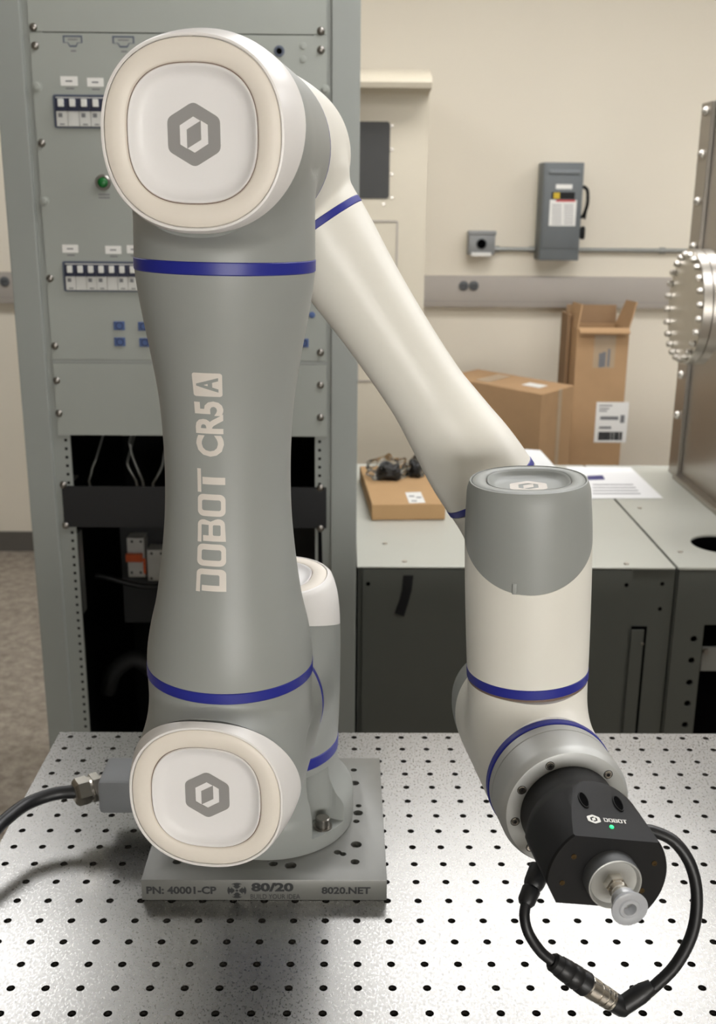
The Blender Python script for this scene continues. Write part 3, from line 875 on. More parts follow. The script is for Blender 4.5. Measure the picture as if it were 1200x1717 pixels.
tp = J6 + DD * KF + TH_ * .0245; tn = TH_ * .0525 + DD * .0105; tn /= np.linalg.norm(tn)
for p, n in ((tp, tn), (J6 - TH_ * .0185, -TH_), (J6 + DD * KF - TW * .0262 - TH_ * .0185, -TW * .84 - TH_ * .54)):
    bmesh.ops.bisect_plane(bm, geom=bm.verts[:] + bm.edges[:] + bm.faces[:], dist=1e-6, plane_co=Vector(p), plane_no=Vector(n), clear_outer=True)
    bmesh.ops.holes_fill(bm, edges=[e for e in bm.edges if e.is_boundary], sides=0)
tbody = MB().addbm(bm).build('tool_body', 'black', tl, 30, bev=.0012)
td = DD - tn * (DD @ tn); td /= np.linalg.norm(td)             # down the slanted top, towards the face


def ontop(u, v):
    q = ray(u, v); return CAM + q * (((tp - CAM) @ tn) / (q @ tn))


for (u, v) in ((978, 1342), (1036, 1348)):
    c = ontop(u, v)
    outl = [c + TW * .0026 * math.cos(t) + td * .0062 * math.sin(t) for t in np.linspace(0, 2 * math.pi, 24, endpoint=False)]
    mb = MB().prism([p - tn * .0004 for p in outl], tn * .0008)
    mb.build('slot', 'dark', tl, None)  # thin dark oval painted in place of a deep shaded hole
    MB().tube([p + tn * .0004 for p in outl] + [outl[0] + tn * .0004], .0004, 6).build('slot_rim', 'black', tl)
exd = ontop(1050, 1379) - ontop(995, 1374); exd /= np.linalg.norm(exd); eyd = np.cross(tn, exd)
place(fit(hexlogo(1.), .0078, .0070), ontop(995, 1374) + tn * .0003, exd, eyd, 'printed_mark', 'paperlabel', tl)
place(fit(curve2d(slit_letters()), .0142, .0030), ontop(1031, 1377) + tn * .0003, exd, eyd, 'lettering', 'paperlabel', tl)
MB().lathe([(0, .0013), (.0006, .0012), (.0009, .0006), (.0009, 0)], ontop(1025, 1387), tn, 16).build('status_light', 'led', tl)
for x, y in ((-.0225, .0115), (-.0255, -.0055), (.0255, .0115), (.0225, -.0065)):
    c = J6 + DD * (KF + .0001) + TW * x + TH_ * y
    MB().lathe([(0, .0016), (.0003, .0016), (.0003, .0009), (.0001, .0008), (.0001, 0)], c, DD, 14, cap=False).build('screw', 'brass', tl)
CC = J6 + DD * KF + TH_ * .0020 + TW * .0008
MB().lathe([(0, .0156), (.0088, .0156), (.0094, .0152)], CC, DD, 48, cap=False).build('collar', 'darkgrey', tl)
MB().lathe([(.0080, .0152), (.0096, .0152), (.0098, .0146), (.0090, .0138), (.0072, .0132), (.0068, .0100), (.0068, 0)], CC, DD, 48, cap=False).build('mount_disc', 'silver', tl)
MB().lathe([(.0066, .0062), (.0120, .0062), (.0128, .0056)], CC, DD, 6).build('hex_nut', 'nickel', tl, None)
MB().lathe([(.0126, .0050), (.0142, .0054), (.0158, .0044), (.0175, .0044), (.0178, .0052), (.0200, .0052), (.0203, .0044), (.0262, .0044)], CC, DD, 24).build('fitting', 'nickel', tl, 30)
MB().lathe([(.0205, .0046), (.0215, .0068), (.0235, .0072), (.0252, .0066), (.0265, .0076), (.0300, .0099), (.0312, .0101), (.0317, .0094), (.0309, .0060), (.0317, .0054), (.0317, .0036), (.0262, .0032), (.0262, 0)], CC, DD, 40, cap=False).build('suction_cup', 'silicone', tl, 50)


def spline(pts, n=10):
    """Catmull-Rom through the points"""
    P_ = [V(*p) for p in pts]; P_ = [2 * P_[0] - P_[1]] + P_ + [2 * P_[-1] - P_[-2]]; out = []
    for i in range(1, len(P_) - 2):
        a, b, c, d = P_[i - 1:i + 3]
        for k in range(n):
            t = k / n; out.append(.5 * (2 * b + (c - a) * t + (2 * a - 5 * b + 4 * c - d) * t * t + (3 * b - a - 3 * c + d) * t ** 3))
    out.append(P_[-2]); return out


# ---- looped tool cable
c0 = PY(1092, 1392, -.062)
tc_ = thing('tool_cable', J6 + DD * .13 - Z * .03, 'black looped cable with a metal screw coupling hanging under the suction tool', 'cable')
pts = [PY(1070, 1392, -.060), PY(1095, 1394, -.062), PY(1131, 1412, -.066), PY(1158, 1452, -.071), PY(1168, 1505, -.076), PY(1160, 1565, -.081), PY(1131, 1620, -.085), PY(1086, 1664, -.088)]
MB().tube(spline(pts), .0036, 16).build('cable', 'rubber', tc_, 60)
q1, q2, q3 = PY(1080, 1662, -.088), PY(1042, 1688, -.09), PY(1026, 1679, -.09)
MB().tube([q1 + (q1 - q2) * .35, q1, q1 + (q2 - q1) * .2, q2], [.0040, .0054, .0058, .0056], 16).tube([q2 + (q2 - q3) * .45, q2, q3], [.0050, .0060, .0058], 16).build('elbow_plug', 'rubber', tc_, 40)
n1, n2 = PY(1026, 1679, -.09), PY(984, 1652, -.09); dn = n2 - n1; L = np.linalg.norm(dn); dn /= L
MB().lathe([(0, .0056), (.001, .0062), (L * .12, .0062), (L * .14, .0057), (L * .2, .0057), (L * .22, .0063), (L * .32, .0063), (L * .34, .0058), (L * .38, .0058), (L * .4, .0063), (L * .55, .0063), (L * .57, .0056), (L * .64, .0056), (L * .66, .0066), (L * .95, .0066), (L, .006)], n1, dn, 20).build('coupling', 'nickel', tc_, 20)
m2 = PY(924, 1611, -.09); dm = m2 - n2; L = np.linalg.norm(dm); dm /= L
MB().lathe([(0, .0066), (L * .04, .0074), (L * .2, .0072), (L * .25, .0066), (L * .3, .0072), (L * .45, .0070), (L * .5, .0064), (L * .55, .0068), (L * .78, .0062), (L * .8, .0058), (L * .95, .0056), (L, .0045)], n2, dm, 20).build('straight_plug', 'rubber', tc_, 30)
m3 = PY(882, 1512, -.078); m4 = PY(906, 1455, -.062)
pts = [m2, PY(905, 1594, -.089), PY(886, 1565, -.087), PY(879, 1537, -.083), m3]
MB().tube(spline(pts), .0032, 16).build('cable', 'rubber', tc_, 60)
dm = m4 - m3; L = np.linalg.norm(dm); dm /= L
MB().lathe([(-.002, .0040), (0, .0052), (L * .35, .0056), (L * .4, .0050), (L * .46, .0058), (L * .55, .0062), (L, .0066)], m3, dm, 20).build('strain_relief', 'rubber', tc_, 30)

# ---- supply cable on the left of the base
GZ = .0405
g0 = V(-.2275, .235, GZ); gx = PZ(134, 1327, GZ)
pc = thing('supply_cable', V(-.214, .235, GZ), 'thick black cable with a nickel gland running left from the robot base', 'cable')
gd = V(gx[0] - g0[0], gx[1] - g0[1], 0); L = np.linalg.norm(gd); gd /= L
MB().lathe([(-.001, .0095), (.0035, .0095)], g0, gd, 32).lathe([(.0035, .0128), (.0105, .0128), (.0112, .012)], g0, gd, 6).lathe([(.0112, .0112), (.0135, .0112)], g0, gd, 32).lathe([(.0135, .0126), (.0235, .0126), (.026, .0105), (.027, .0085)], g0, gd, 6).build('cable_gland', 'nickel', pc, 25)
s_ = g0 + gd * .022
pts = [s_, PZ(92, 1331, .040), PZ(45, 1348, .038), PZ(5, 1378, .036), PZ(-45, 1425, .030), V(-.37, .10, .015), V(-.42, .06, -.04), V(-.45, .04, -.14), V(-.46, .03, -.4), V(-.45, .04, FLOOR + .05), V(-.44, .12, FLOOR + .008), V(-.46, .4, FLOOR + .007)]
MB().tube(spline(pts), .0058, 16).build('cable', 'rubber', pc, 60)

# ================================================================== equipment rack
RY = 1.262
XL, XR = -.5862, .0110
PL, PR = -.5270, -.0444
ROOF = 1.12
rk = thing('equipment_rack', ((XL + XR) / 2, RY + .4, FLOOR), 'tall grey steel equipment rack behind the robot', 'rack')
DEP = 2.06
MB().box((XL, RY - .004, FLOOR + .001), (XL + .0475, RY + .05, ROOF)).build('front_post', 'rackpost', rk, None, bev=.002)
MB().box((XR - .0475, RY - .004, FLOOR + .001), (XR, RY + .05, ROOF)).build('front_post', 'rackpost', rk, None, bev=.002)
MB().box((XL, RY + .05, FLOOR + .001), (XL + .004, DEP, ROOF)).build('side_panel', 'rackpost', rk, None)
MB().box((XR - .004, RY + .05, FLOOR + .001), (XR, DEP, ROOF)).build('side_panel', 'rackpost', rk, None)
MB().box((XL, DEP - .004, FLOOR + .001), (XR, DEP, ROOF)).build('back_panel', 'rackin', rk, None)
MB().box((XL + .004, RY + .05, ROOF - .004), (XR - .004, DEP - .004, ROOF)).build('roof_panel', 'rackpost', rk, None)
MB().box((XL + .004, RY + .05, FLOOR + .001), (XR - .004, DEP - .004, FLOOR + .05)).build('plinth', 'rackin', rk, None)
MB().box((XL + .0045, RY + .051, FLOOR + .05), (XL + .0065, DEP - .005, ROOF - .005)).build('shade_liner', 'rackin', rk, None)  # black sheets added to imitate shade on the inner sides
MB().box((XR - .0065, RY + .051, FLOOR + .05), (XR - .0045, DEP - .005, ROOF - .005)).build('shade_liner', 'rackin', rk, None)
for x0, x1 in ((XL + .0475, PL + .021), (PR - .021, XR - .0475)):      # mounting rails with punched holes
    hl = []
    z = FLOOR + .08
    lp = [rrect(x0, FLOOR + .05, x1, ROOF - .01, .001, 1)]
    cx = PL + .0125 if x0 < -.3 else PR - .0125
    while z < .14:
        lp.append(rrect(cx - .0026, z, cx + .0026, z + .0052, .0008, 1)); z += .01588
    vs, fs = curve2d(lp)
    mb = MB().add([V(p[0], RY + .0035, p[1]) for p in vs], fs); mb.build('mounting_rail', 'rackpost', rk, None)
    MB().box((x0, RY + .004, FLOOR + .05), (x0 + .002, RY + .05, ROOF - .01)).build('rail_flange', 'rackgap', rk, None)
    MB().box((min(x0, x1), RY + .010, FLOOR + .05), (max(x0, x1), RY + .012, .139)).build('rail_shade_backing', 'rackin', rk, None)  # black strip put behind the punched holes as their shade
MB().box((PL, RY + .0002, .2695), (PR, RY + .003, .2752)).build('filler_strip', 'rackpost', rk, None)
p = PY(30, 768, 1.40)
kz = V(XL - .0005, 1.40, p[2])
MB().lathe([(0, .006), (.008, .006), (.009, .010), (.018, .010), (.020, .008)], kz, V(-1, 0, 0), 20).build('side_knob', 'socket', rk)

scr = MB().lathe([(0, .0062), (.0006, .0066), (.0030, .0058), (.0046, .0036), (.0050, .0016), (.0044, .0012), (.0044, 0)], V(0, 0, 0), V(0, -1, 0), 18, cap=False).mesh('screw', 'steel', smooth=40)
wash = MB().lathe([(0, .0085), (.0012, .0085), (.0016, .0060), (.0055, .0056), (.0060, .0045), (.0060, 0)], V(0, 0, 0), V(0, -1, 0), 18, cap=False).mesh('thumb_screw', 'rack', smooth=40)


def panel(name, z0, z1, m, label, screws, x0=PL, x1=PR, th=.003):
    t = thing(name, ((x0 + x1) / 2, RY, z0), label, 'panel')
    fc = MB().box((x0, RY - .0002, z0), (x1, RY + th, z1), .0005).build('face_plate', m, t, None)
    for q in screws:
        p = PY(q[0], q[1], RY); inst(wash if len(q) > 2 else scr, 'thumb_screw' if len(q) > 2 else 'screw', t, V(p[0], RY - .0002, p[2]))
    return t


def rp(u, v): p = PY(u, v, RY); return p[0], p[2]


panel('blank_panel', .8075, .985, 'rack', 'plain grey blank panel at the top of the rack', [(56, 46), (538, 52)])
bp = panel('power_distribution_unit', .2755, .8060, 'rack', 'large grey rack panel with two rows of breakers, a green button and blue sockets',
           [(59, 77), (62, 145, 1), (70, 240), (74, 337, 1), (84, 467), (92, 580), (538, 84), (545, 150, 1), (537, 591)])
panel('blank_panel', .1395, .2690, 'rack', 'plain grey blank panel below the breaker panel', [(95, 638), (99, 693), (537, 646), (537, 700)])
panel('blank_panel', -.0335, .0445, 'rackblack', 'matte black blank panel across the open lower rack', [(106, 813), (110, 881), (537, 818), (537, 886)])
FY = RY - .0004


def flat_on(par, name, m, loops, th=.0006):
    vs, fs = curve2d(loops)
    return place((vs, fs), V(0, FY, 0), V(1, 0, 0), V(0, 0, 1), name, m, par, th)


def breakers(u0, v0, u1, v1, n, wpx):
    x0, z1 = rp(u0, v0); xe, z0 = rp(u1, v1); pw = wpx / 1781 * 1.86
    x1 = x0 + n * pw + .004
    flat_on(bp, 'breaker_bezel', 'bezel', [rrect(x0 - .0025, z0 - .0025, x1 + .0025, z1 + .0025, .004), rrect(x0, z0, x1, z1, .002)], .0020)
    flat_on(bp, 'breaker_recess', 'navy', [rrect(x0, z0, x1, z1, .002)], .0002)
    h = z1 - z0
    bmesh_ = MB().box((.0003, -.0040, 0), (pw - .0003, 0, h * .52), .0006).box((.0003, -.0015, h * .52), (pw - .0003, 0, h * .97)).mesh('breaker', 'modwhite', smooth=None)
    drk = MB().box((.0004, -.0046, h * .50), (pw - .0004, -.0015, h * .93)).mesh('toggle_well', 'navy', smooth=None)
    tg = MB().box((pw * .28, -.0105, h * .64), (pw * .76, -.0040, h * .90), .001).mesh('toggle', 'ivory', smooth=None)
    lb = MB().box((pw * .2, -.0043, h * .30), (pw * .55, -.0040, h * .44)).box((pw * .3, -.0043, h * .05), (pw * .7, -.0040, h * .09)).mesh('breaker_print', 'smudge', smooth=None)
    for k in range(n):
        p = V(x0 + .002 + k * pw, FY - .0003, z0)
        o = inst(bmesh_, 'breaker', bp, p)
        inst(drk, 'toggle_well', o, p); inst(tg, 'toggle', o, p)
        if k % 3 != 1: inst(lb, 'breaker_print', o, p)


breakers(91, 161, 91, 212, 11, 18.2)
breakers(107, 440, 107, 486, 20, 17.1)
for (u, v, wd, hh) in ((116, 136, 27, 14), (160, 138, 26, 13), (118, 417, 26, 13), (190, 419, 26, 13), (224, 418, 22, 13)):
    x, z = rp(u, v); a_, b_ = wd / 1781 * 1.86 / 2, hh / 1781 * 1.86 / 2
    s0 = flat_on(bp, 'name_label', 'paperlabel', [rrect(x - a_, z - b_, x + a_, z + b_, .001)], .0006)
    vs, fs = curve2d([rrect(x - a_ * .42, z - .0012, x + a_ * .38, z + .0010, .0004, 1)]); place((vs, fs), V(0, FY - .0008, 0), V(1, 0, 0), V(0, 0, 1), 'label_print', 'smudge', s0)
    flat_on(bp, 'caption', 'smudge', [rrect(x - a_ * .45, z - b_ - .0052, x + a_ * .5, z - b_ - .0030, .0005, 1)], .0001)
for u, v, wd in ((122, 70, 15), (207, 71, 17)):
    x, z = rp(u, v); k = 1.86 / 1781; a_ = wd * k; h = 9 * k
    o_ = [(x - a_, z + h), (x + a_, z + h), (x + a_, z - h * .2), (x + a_ * .55, z - h * .2), (x + a_ * .35, z - h * .85), (x - a_ * .35, z - h * .85), (x - a_ * .55, z - h * .2), (x - a_, z - h * .2)]
    i_ = [(x + (p[0] - x) * .86, z + .001 + (p[1] - z - .001) * .72) for p in o_]
    flat_on(bp, 'port_outline', 'bezel', [o_, i_], .0004)
    flat_on(bp, 'port_print', 'smudge', [rrect(x - a_ * .5, z + h * .25, x + a_ * .5, z + h * .45, .0004, 1)], .0002)
    flat_on(bp, 'caption', 'smudge', [rrect(x - a_ * .25, z - h * 1.6, x + a_ * .3, z - h * 1.35, .0004, 1)], .0001)
x, z = rp(173, 306)
MB().lathe([(0, .0128), (.0030, .0128), (.0042, .0112), (.0042, .0090), (.0030, .0086)], V(x, FY, z), V(0, -1, 0), 32, cap=False).build('button_bezel', 'steel', bp)
MB().lathe([(.0020, .0086), (.0055, .0080), (.0072, .0050), (.0076, 0)], V(x, FY, z), V(0, -1, 0), 32, cap=False).build('button', 'green', bp, 60)
flat_on(bp, 'caption', 'smudge', [rrect(x - .009, z - .0205, x + .010, z - .0185, .0004, 1), rrect(x - .009, z - .0255, x + .010, z - .0235, .0004, 1)], .0001)
for u, v in ((200, 546), (241, 547), (201, 573), (243, 574), (508, 575)):
    x, z = rp(u, v)
    o = MB().box((x - .0098, FY - .0016, z - .0076), (x + .0098, FY, z + .0076), .0006).build('socket_plate', 'portblue', bp, None)
    MB().lathe([(.0015, .0066), (.0030, .0066), (.0030, .0050), (.0010, .0048), (.0010, 0)], V(x + .0006, FY, z), V(0, -1, 0), 20, cap=False).build('socket', 'portdark', o)
    MB().lathe([(.0015, .0014), (.0022, .0012), (.0022, 0)], V(x - .0072, FY, z + .0052), V(0, -1, 0), 8, cap=False).build('socket_screw', 'portdark', o)
x, z = rp(468, 86)
MB().lathe([(0, .0088), (.0014, .0088), (.0020, .0068), (.0020, .0052), (.0005, .0048)], V(x, FY, z), V(0, -1, 0), 24, cap=False).build('jack_ring', 'bezel', bp)
MB().lathe([(.0004, .0050), (.0004, 0)], V(x, FY, z), V(0, -1, 0), 20, cap=False).build('jack_hole', 'dark', bp)
for u, v in ((508, 77), (508, 99), (523, 528)):
    x, z = rp(u, v)
    MB().lathe([(0, .0056), (.0010, .0054), (.0014, .0040), (.0014, 0)], V(x, FY, z), V(0, -1, 0), 20, cap=False).build('blanking_plug', 'rack' if v < 200 else 'portblue', bp)

# ---- what shows inside the open part of the rack
br = thing('mounting_bracket', PY(118, 830, 1.30), 'small grey bracket behind the left rail above the black panel', 'bracket')
x, z0 = PY(112, 808, 1.29)[[0, 2]]; z1 = PY(112, 760, 1.29)[2]
MB().box((x - .006, 1.275, z0), (x - .003, 1.33, z1)).box((x - .006, 1.275, z0), (x + .012, 1.33, z0 + .003)).build('bracket_plate', 'galv', br, None)
MB().lathe([(0, .003), (.004, .003)], V(x + .006, 1.29, z0 + .003), Z, 12).build('bracket_screw', 'steel', br)
for i, pts in enumerate((((217, 742), (222, 765), (230, 785), (239, 806)), ((213, 776), (216, 785), (221, 794), (228, 806)), ((275, 762), (272, 780), (265, 796), (256, 811)), ((160, 772), (155, 784), (152, 796), (149, 806)))):
    P3 = [PY(u, v, 1.36) for u, v in pts]
    o = MB().tube([P3[0] + V(0, .09, .04)] + spline(P3, 6) + [P3[-1] + V(0, .02, -.035)], .0024, 8).build('wire', 'galv', None, 60, loc=P3[0])
    tag(o, ['longest pale wire hanging inside the rack opening', 'short pale wire just left of the longest wire in the rack opening', 'pale wire nearest the robot arm inside the rack opening', 'faint pale wire near the bracket inside the rack opening'][i], 'wire', 'wires in the rack opening')
MB2 = MB().box((-.50, 1.60, -.36), (-.075, 1.603, -.05))
o = MB2.build('mounting_board', 'board', None, None, loc=(-.29, 1.6, -.36)); tag(o, 'mounting board darkened as if in shade, deep inside the lower rack opening', 'board')
yy = 1.56
def modl(name, u0, v0, u1, v1, m, label, cat):
    a_ = PY(u0, v0, yy); b_ = PY(u1, v1, yy); t = thing(name, V((a_[0] + b_[0]) / 2, yy + .02, b_[2]), label, cat)
    MB().box((a_[0], yy, b_[2]), (b_[0], yy + .0395, a_[2]), .001).build('module_body', m, t, None); return t, a_, b_
t, a_, b_ = modl('breaker_module', 212, 902, 244, 968, 'modwhite', 'white circuit breaker with an orange lever inside the rack', 'breaker')
p = PY(212, 930, yy); q = PY(240, 940, yy); MB().box((p[0], yy - .012, q[2]), (q[0], yy, p[2] + .004), .001).build('lever', 'orange', t, None)
for u in (221, 236):
    for v in (908, 960):
        p = PY(u, v, yy); MB().lathe([(0, .003), (.0004, 0)], p + V(0, -.0004, 0), V(0, -1, 0), 10, cap=False).build('terminal', 'socket', t)
t, a_, b_ = modl('contactor', 246, 922, 285, 974, 'modwhite', 'white contactor block inside the rack, right of the orange lever', 'contactor')
p = PY(240, 936, yy); q = PY(246, 962, yy); MB().box((p[0], yy - .004, q[2]), (q[0] - .0008, yy, p[2])).build('marker', 'orange', t, None)
for u in (254, 270):
    for v in (928, 970):
        p = PY(u, v, yy); MB().lathe([(0, .003), (.0004, 0)], p + V(0, -.0004, 0), V(0, -1, 0), 10, cap=False).build('terminal', 'socket', t)
o = MB().box((-.50, 1.585, -.060), (-.075, 1.5995, -.048)).build('din_rail', 'galv', None, None, loc=(-.29, 1.59, -.06)); tag(o, 'thin metal mounting rail behind the breaker in the rack', 'rail')
P3 = [PY(u, v, 1.50) for u, v in ((160, 965), (178, 968), (215, 978), (250, 984), (290, 980))]
o = MB().tube(spline(P3, 6), .006, 10).build('cable_bundle', 'rubber', None, 60, loc=P3[0]); tag(o, 'dark cable bundle below the breaker inside the rack', 'cable')
a_ = PY(125, 895, 1.34); b_ = PY(140, 1030, 1.34)
o = MB().box((a_[0], 1.34, b_[2]), (b_[0], 1.37, a_[2])).build('support_strip', 'galv', None, None, loc=(a_[0], 1.35, b_[2])); tag(o, 'upright grey strip just inside the left rail of the rack', 'strip')
P3 = [PY(u, v, 1.62) for u, v in ((180, 1160), (192, 1125), (225, 1105), (258, 1125), (270, 1160))]
o = MB().tube(spline(P3, 6), .020, 12).build('flexible_duct', 'board', None, 60, loc=P3[0]); tag(o, 'dim grey curved hose low inside the rack', 'hose')

# ================================================================== wall fittings
WY = WALL_Y
za, zb = PY(900, 464, WY - .04)[2], PY(900, 516, WY - .04)[2]
rw = thing('wire_raceway', (0, WY - .02, zb), 'long pale grey cable raceway running along the wall', 'raceway')
MB().box((-3.4, WY - .042, zb), (3.4, WY - .0005, za), .004).build('raceway_channel', 'raceway', rw, 30)
MB().box((-3.4, WY - .0425, (za * .2 + zb * .8) - .001), (3.4, WY - .042, (za * .2 + zb * .8))).build('cover_seam', 'smudge', rw, None)
for (u, v) in ((777, 479), (794, 479), (8, 472)):
    p = PY(u, v, WY - .043)
    o = MB().lathe([(0, .019), (.004, .019), (.005, .017)], p, V(0, -1, 0), 24).build('receptacle', 'darkgrey', rw)
    MB().box(p + V(-.007, -.0056, -.004), p + V(-.004, -.0050, .006)).box(p + V(.004, -.0056, -.004), p + V(.007, -.0050, .006)).build('receptacle_slots', 'dark', o, None)

SY = WY - .11
a_ = PY(912, 272, SY); b_ = PY(975, 437, SY); x0, x1, z0, z1 = a_[0], PY(978, 300, SY)[0], b_[2], a_[2]
sw = thing('safety_switch', ((x0 + x1) / 2, WY, z0), 'grey wall-mounted electrical disconnect box with a side lever', 'switch box')
MB().box((x0, SY, z0), (x1, WY - .0005, z1), .003).build('enclosure', 'switch', sw, 30)
cx = (x0 + x1) / 2
MB().box((x0 + .006, SY - .004, z0 + .045), (x1 - .006, SY, z1 - .004), .002).build('door', 'switch', sw, 30)
MB().box((x0 + .018, SY - .012, z1 - .042), (x1 - .016, SY - .003, z1 - .026), .004).build('door_emboss', 'switchlt', sw, 30)
def swp(u, v): p = PY(u, v, SY - .005); return p[0], p[2]
def swbox(u0, v0, u1, v1, name, m, par=None, dy=.0006):
    x0_, z1_ = swp(u0, v0); x1_, z0_ = swp(u1, v1)
    return MB().box((x0_, SY - .0045 - dy, z0_), (x1_, SY - .0041, z1_)).build(name, m, par or sw, None)
swbox(932, 309, 959, 317, 'name_label', 'paperlabel')
k_ = swbox(925, 322, 963, 334, 'brand_plate', 'black'); swbox(928, 323, 938, 333, 'brand_square', 'yellow', k_, .001)
k_ = swbox(922, 335, 964, 379, 'instruction_label', 'paperlabel'); swbox(932, 335, 964, 338.5, 'label_heading', 'red', k_, .001)
for v in range(343, 377, 4):
    swbox(925, v, 941, v + 1.3, 'label_print', 'smudge', k_, .001); swbox(945, v, 961, v + 1.3, 'label_print', 'smudge', k_, .001)
hp = [V(x1 - .002, SY + .03, PY(984, 365, SY)[2]), V(x1 + .012, SY + .02, PY(984, 362, SY)[2]), V(x1 + .020, SY, PY(985, 345, SY)[2]), V(x1 + .020, SY - .004, PY(985, 330, SY)[2]), V(x1 + .016, SY, PY(985, 318, SY)[2]), V(x1 + .004, SY + .012, PY(985, 313, SY)[2])]
lv = MB().tube(spline(hp, 6), .0065, 10).build('lever', 'black', sw)
MB().tube([hp[2], hp[2] + V(-.004, 0, -.03), hp[2] + V(-.006, 0, -.05)], .0045, 8).build('lever_link', 'black', lv)
p = PY(981, 390, SY); MB().box((x1 + .001, SY - .006, p[2] - .026), (x1 + .020, SY + .016, p[2] + .024), .008).build('lever_grip', 'black', lv, 40)
JY = WY - .06
a_ = PY(786, 388, JY); b_ = PY(829, 428, JY)
jb = thing('junction_box', ((a_[0] + b_[0]) / 2, WY, b_[2]), 'small square grey metal outlet box on the wall, left of the disconnect', 'outlet box')
MB().box((a_[0], JY, b_[2]), (b_[0], WY - .0005, a_[2]), .004).build('box_body', 'jbox', jb, 30)
MB().box((a_[0] - .003, JY - .003, a_[2] - .014), (b_[0] + .003, JY + .012, a_[2] + .003), .002).build('box_lid', 'jbox', jb, 30)
p = PY(807, 409, JY)
MB().lathe([(0, .021), (.003, .021), (.004, .018), (.001, .017)], p, V(0, -1, 0), 28, cap=False).build('receptacle_ring', 'darkgrey', jb)
MB().lathe([(.0008, .018), (.0012, 0)], p, V(0, -1, 0), 28, cap=False).build('receptacle', 'dark', jb)
MB().box((a_[0] + .012, JY - .006, b_[2] - .004), (b_[0] - .014, JY, b_[2] + .010), .001).build('lip', 'paperlabel', jb, None)
CY = WY - .016
za = PY(870, 418, CY)[2]
for k, (xa_, xb_, cl, lab) in enumerate(((b_[0] + .001, x0 - .001, (b_[0] + .013, x0 - .013), 'short grey conduit pipe between the outlet box and the disconnect'), (x1 + .001, 3.3, (PY(1110, 418, CY)[0],), 'long grey conduit pipe running right from the disconnect box'))):
    cdt = thing('conduit', ((xa_ + xb_) / 2, WY, za), lab, 'conduit')
    MB().tube([V(xa_, CY, za), V(xb_, CY, za)], .0085, 14).build('pipe', 'galv', cdt)
    for x in cl: MB().tube([V(x - .011, CY, za), V(x + .011, CY, za)], .0125, 14).build('coupling', 'galv', cdt)

# ================================================================== tall beige cabinet
TYF = 3.05
x1 = PY(713, 400, TYF)[0]; zt = PY(660, 115, TYF)[2]; z2 = PY(660, 146, TYF)[2]
x0 = x1 - .62
tc = thing('tall_cabinet', ((x0 + x1) / 2, (TYF + WALL_Y) / 2, FLOOR), 'tall beige cabinet with a dark window, half hidden behind the rack', 'cabinet')
prf = [(TYF, FLOOR + .001), (TYF, z2 - .075)]
prf += [(TYF - .012 * (1 - math.cos(t)) , z2 - .075 + .055 * math.sin(t)) for t in np.linspace(.2, math.pi / 2, 5)]
prf += [(TYF - .105, z2 - .012), (TYF - .112, z2 + .004), (TYF - .100, z2 + .022), (TYF - .005, zt - .004), (TYF + .02, zt), (WALL_Y - .05, zt), (WALL_Y - .05, FLOOR + .001)]
MB().prism([V(x0, p[0], p[1]) for p in prf], V(x1 - x0, 0, 0)).build('cabinet_body', 'panel', tc, 40)
a_ = PY(560, 203, TYF - .003); b_ = PY(652, 333, TYF - .003)
vs, fs = curve2d([rrect(a_[0], b_[2], b_[0], a_[2], .01)]); wn = place((vs, fs), V(0, TYF - .0005, 0), V(1, 0, 0), V(0, 0, 1), 'window', 'window', tc, .003)
for u, v in ((657, 211), (657, 250), (657, 292), (657, 331), (643, 342)):
    p = PY(u, v, TYF); MB().lathe([(0, .006), (.004, .005), (.004, 0)], p, V(0, -1, 0), 10, cap=False).build('screw', 'steel', tc)
a_ = PY(600, 369, TYF); b_ = PY(662, 640, TYF)
vs, fs = curve2d([rrect(a_[0], b_[2], b_[0], a_[2], .008), rrect(a_[0] + .005, b_[2] + .005, b_[0] - .005, a_[2] - .005, .006)]); place((vs, fs), V(0, TYF - .0003, 0), V(1, 0, 0), V(0, 0, 1), 'access_door_edge', 'raceway', tc, .003)

# ================================================================== low steel cabinets
CF, CT = 1.300, -.120
x0, x1 = .0153, .6275; yb = PZ(800, 779, CT)[1]
ca = thing('steel_cabinet', ((x0 + x1) / 2, (CF + yb) / 2, FLOOR), 'low grey steel cabinet, front darkened as shade, pale top, right beside the rack', 'cabinet')
MB().box((x0, CF + .006, FLOOR + .001), (x1 - .002, yb, CT - .004)).build('cabinet_body', 'cabfront', ca, None)
ct1 = MB().box((x0 - .002, CF - .001, CT - .004), (x1 - .004, yb + .002, CT), .0012).build('top_panel', 'cabtop', ca, None)
xa = PY(608, 1000, CF)[0]; xb = PY(1057, 1000, CF)[0]
MB().box((xa, CF, FLOOR + .05), (xb, CF + .006, CT - .006)).build('front_panel', 'cabfront', ca, None)
a_ = PY(1058, 1050, CF + .006); b_ = PY(1084, 1052, CF + .006)
MB().box((a_[0], CF + .004, FLOOR + .1), (b_[0], CF + .0058, a_[2])).build('hinge_gap', 'dark', ca, None)
MB().box((a_[0], CF + .001, FLOOR + .1), (b_[0] - .006, CF + .0039, a_[2] - .006)).build('hinge_leaf', 'cabfront', ca, None)
hol = MB().lathe([(0, .0042), (.0004, .0040), (.0004, 0)], V(0, 0, 0), V(0, -1, 0), 10, cap=False).mesh('screw_hole', 'dark', smooth=None)
for u, v, yy_ in ((617, 979, CF), (1050, 981, CF), (1110, 979, CF + .006), (1106, 1021, CF + .006)): inst(hol, 'screw_hole', ca, PY(u, v, yy_))
tsc = MB().lathe([(0, .0055), (.002, .0048), (.0026, .002), (.0026, 0)], V(0, 0, 0), Z, 12, cap=False).mesh('top_screw', 'steelbright', smooth=40)
for u, v in ((678, 942), (645, 912), (1050, 946)): inst(tsc, 'top_screw', ct1, PZ(u, v, CT))
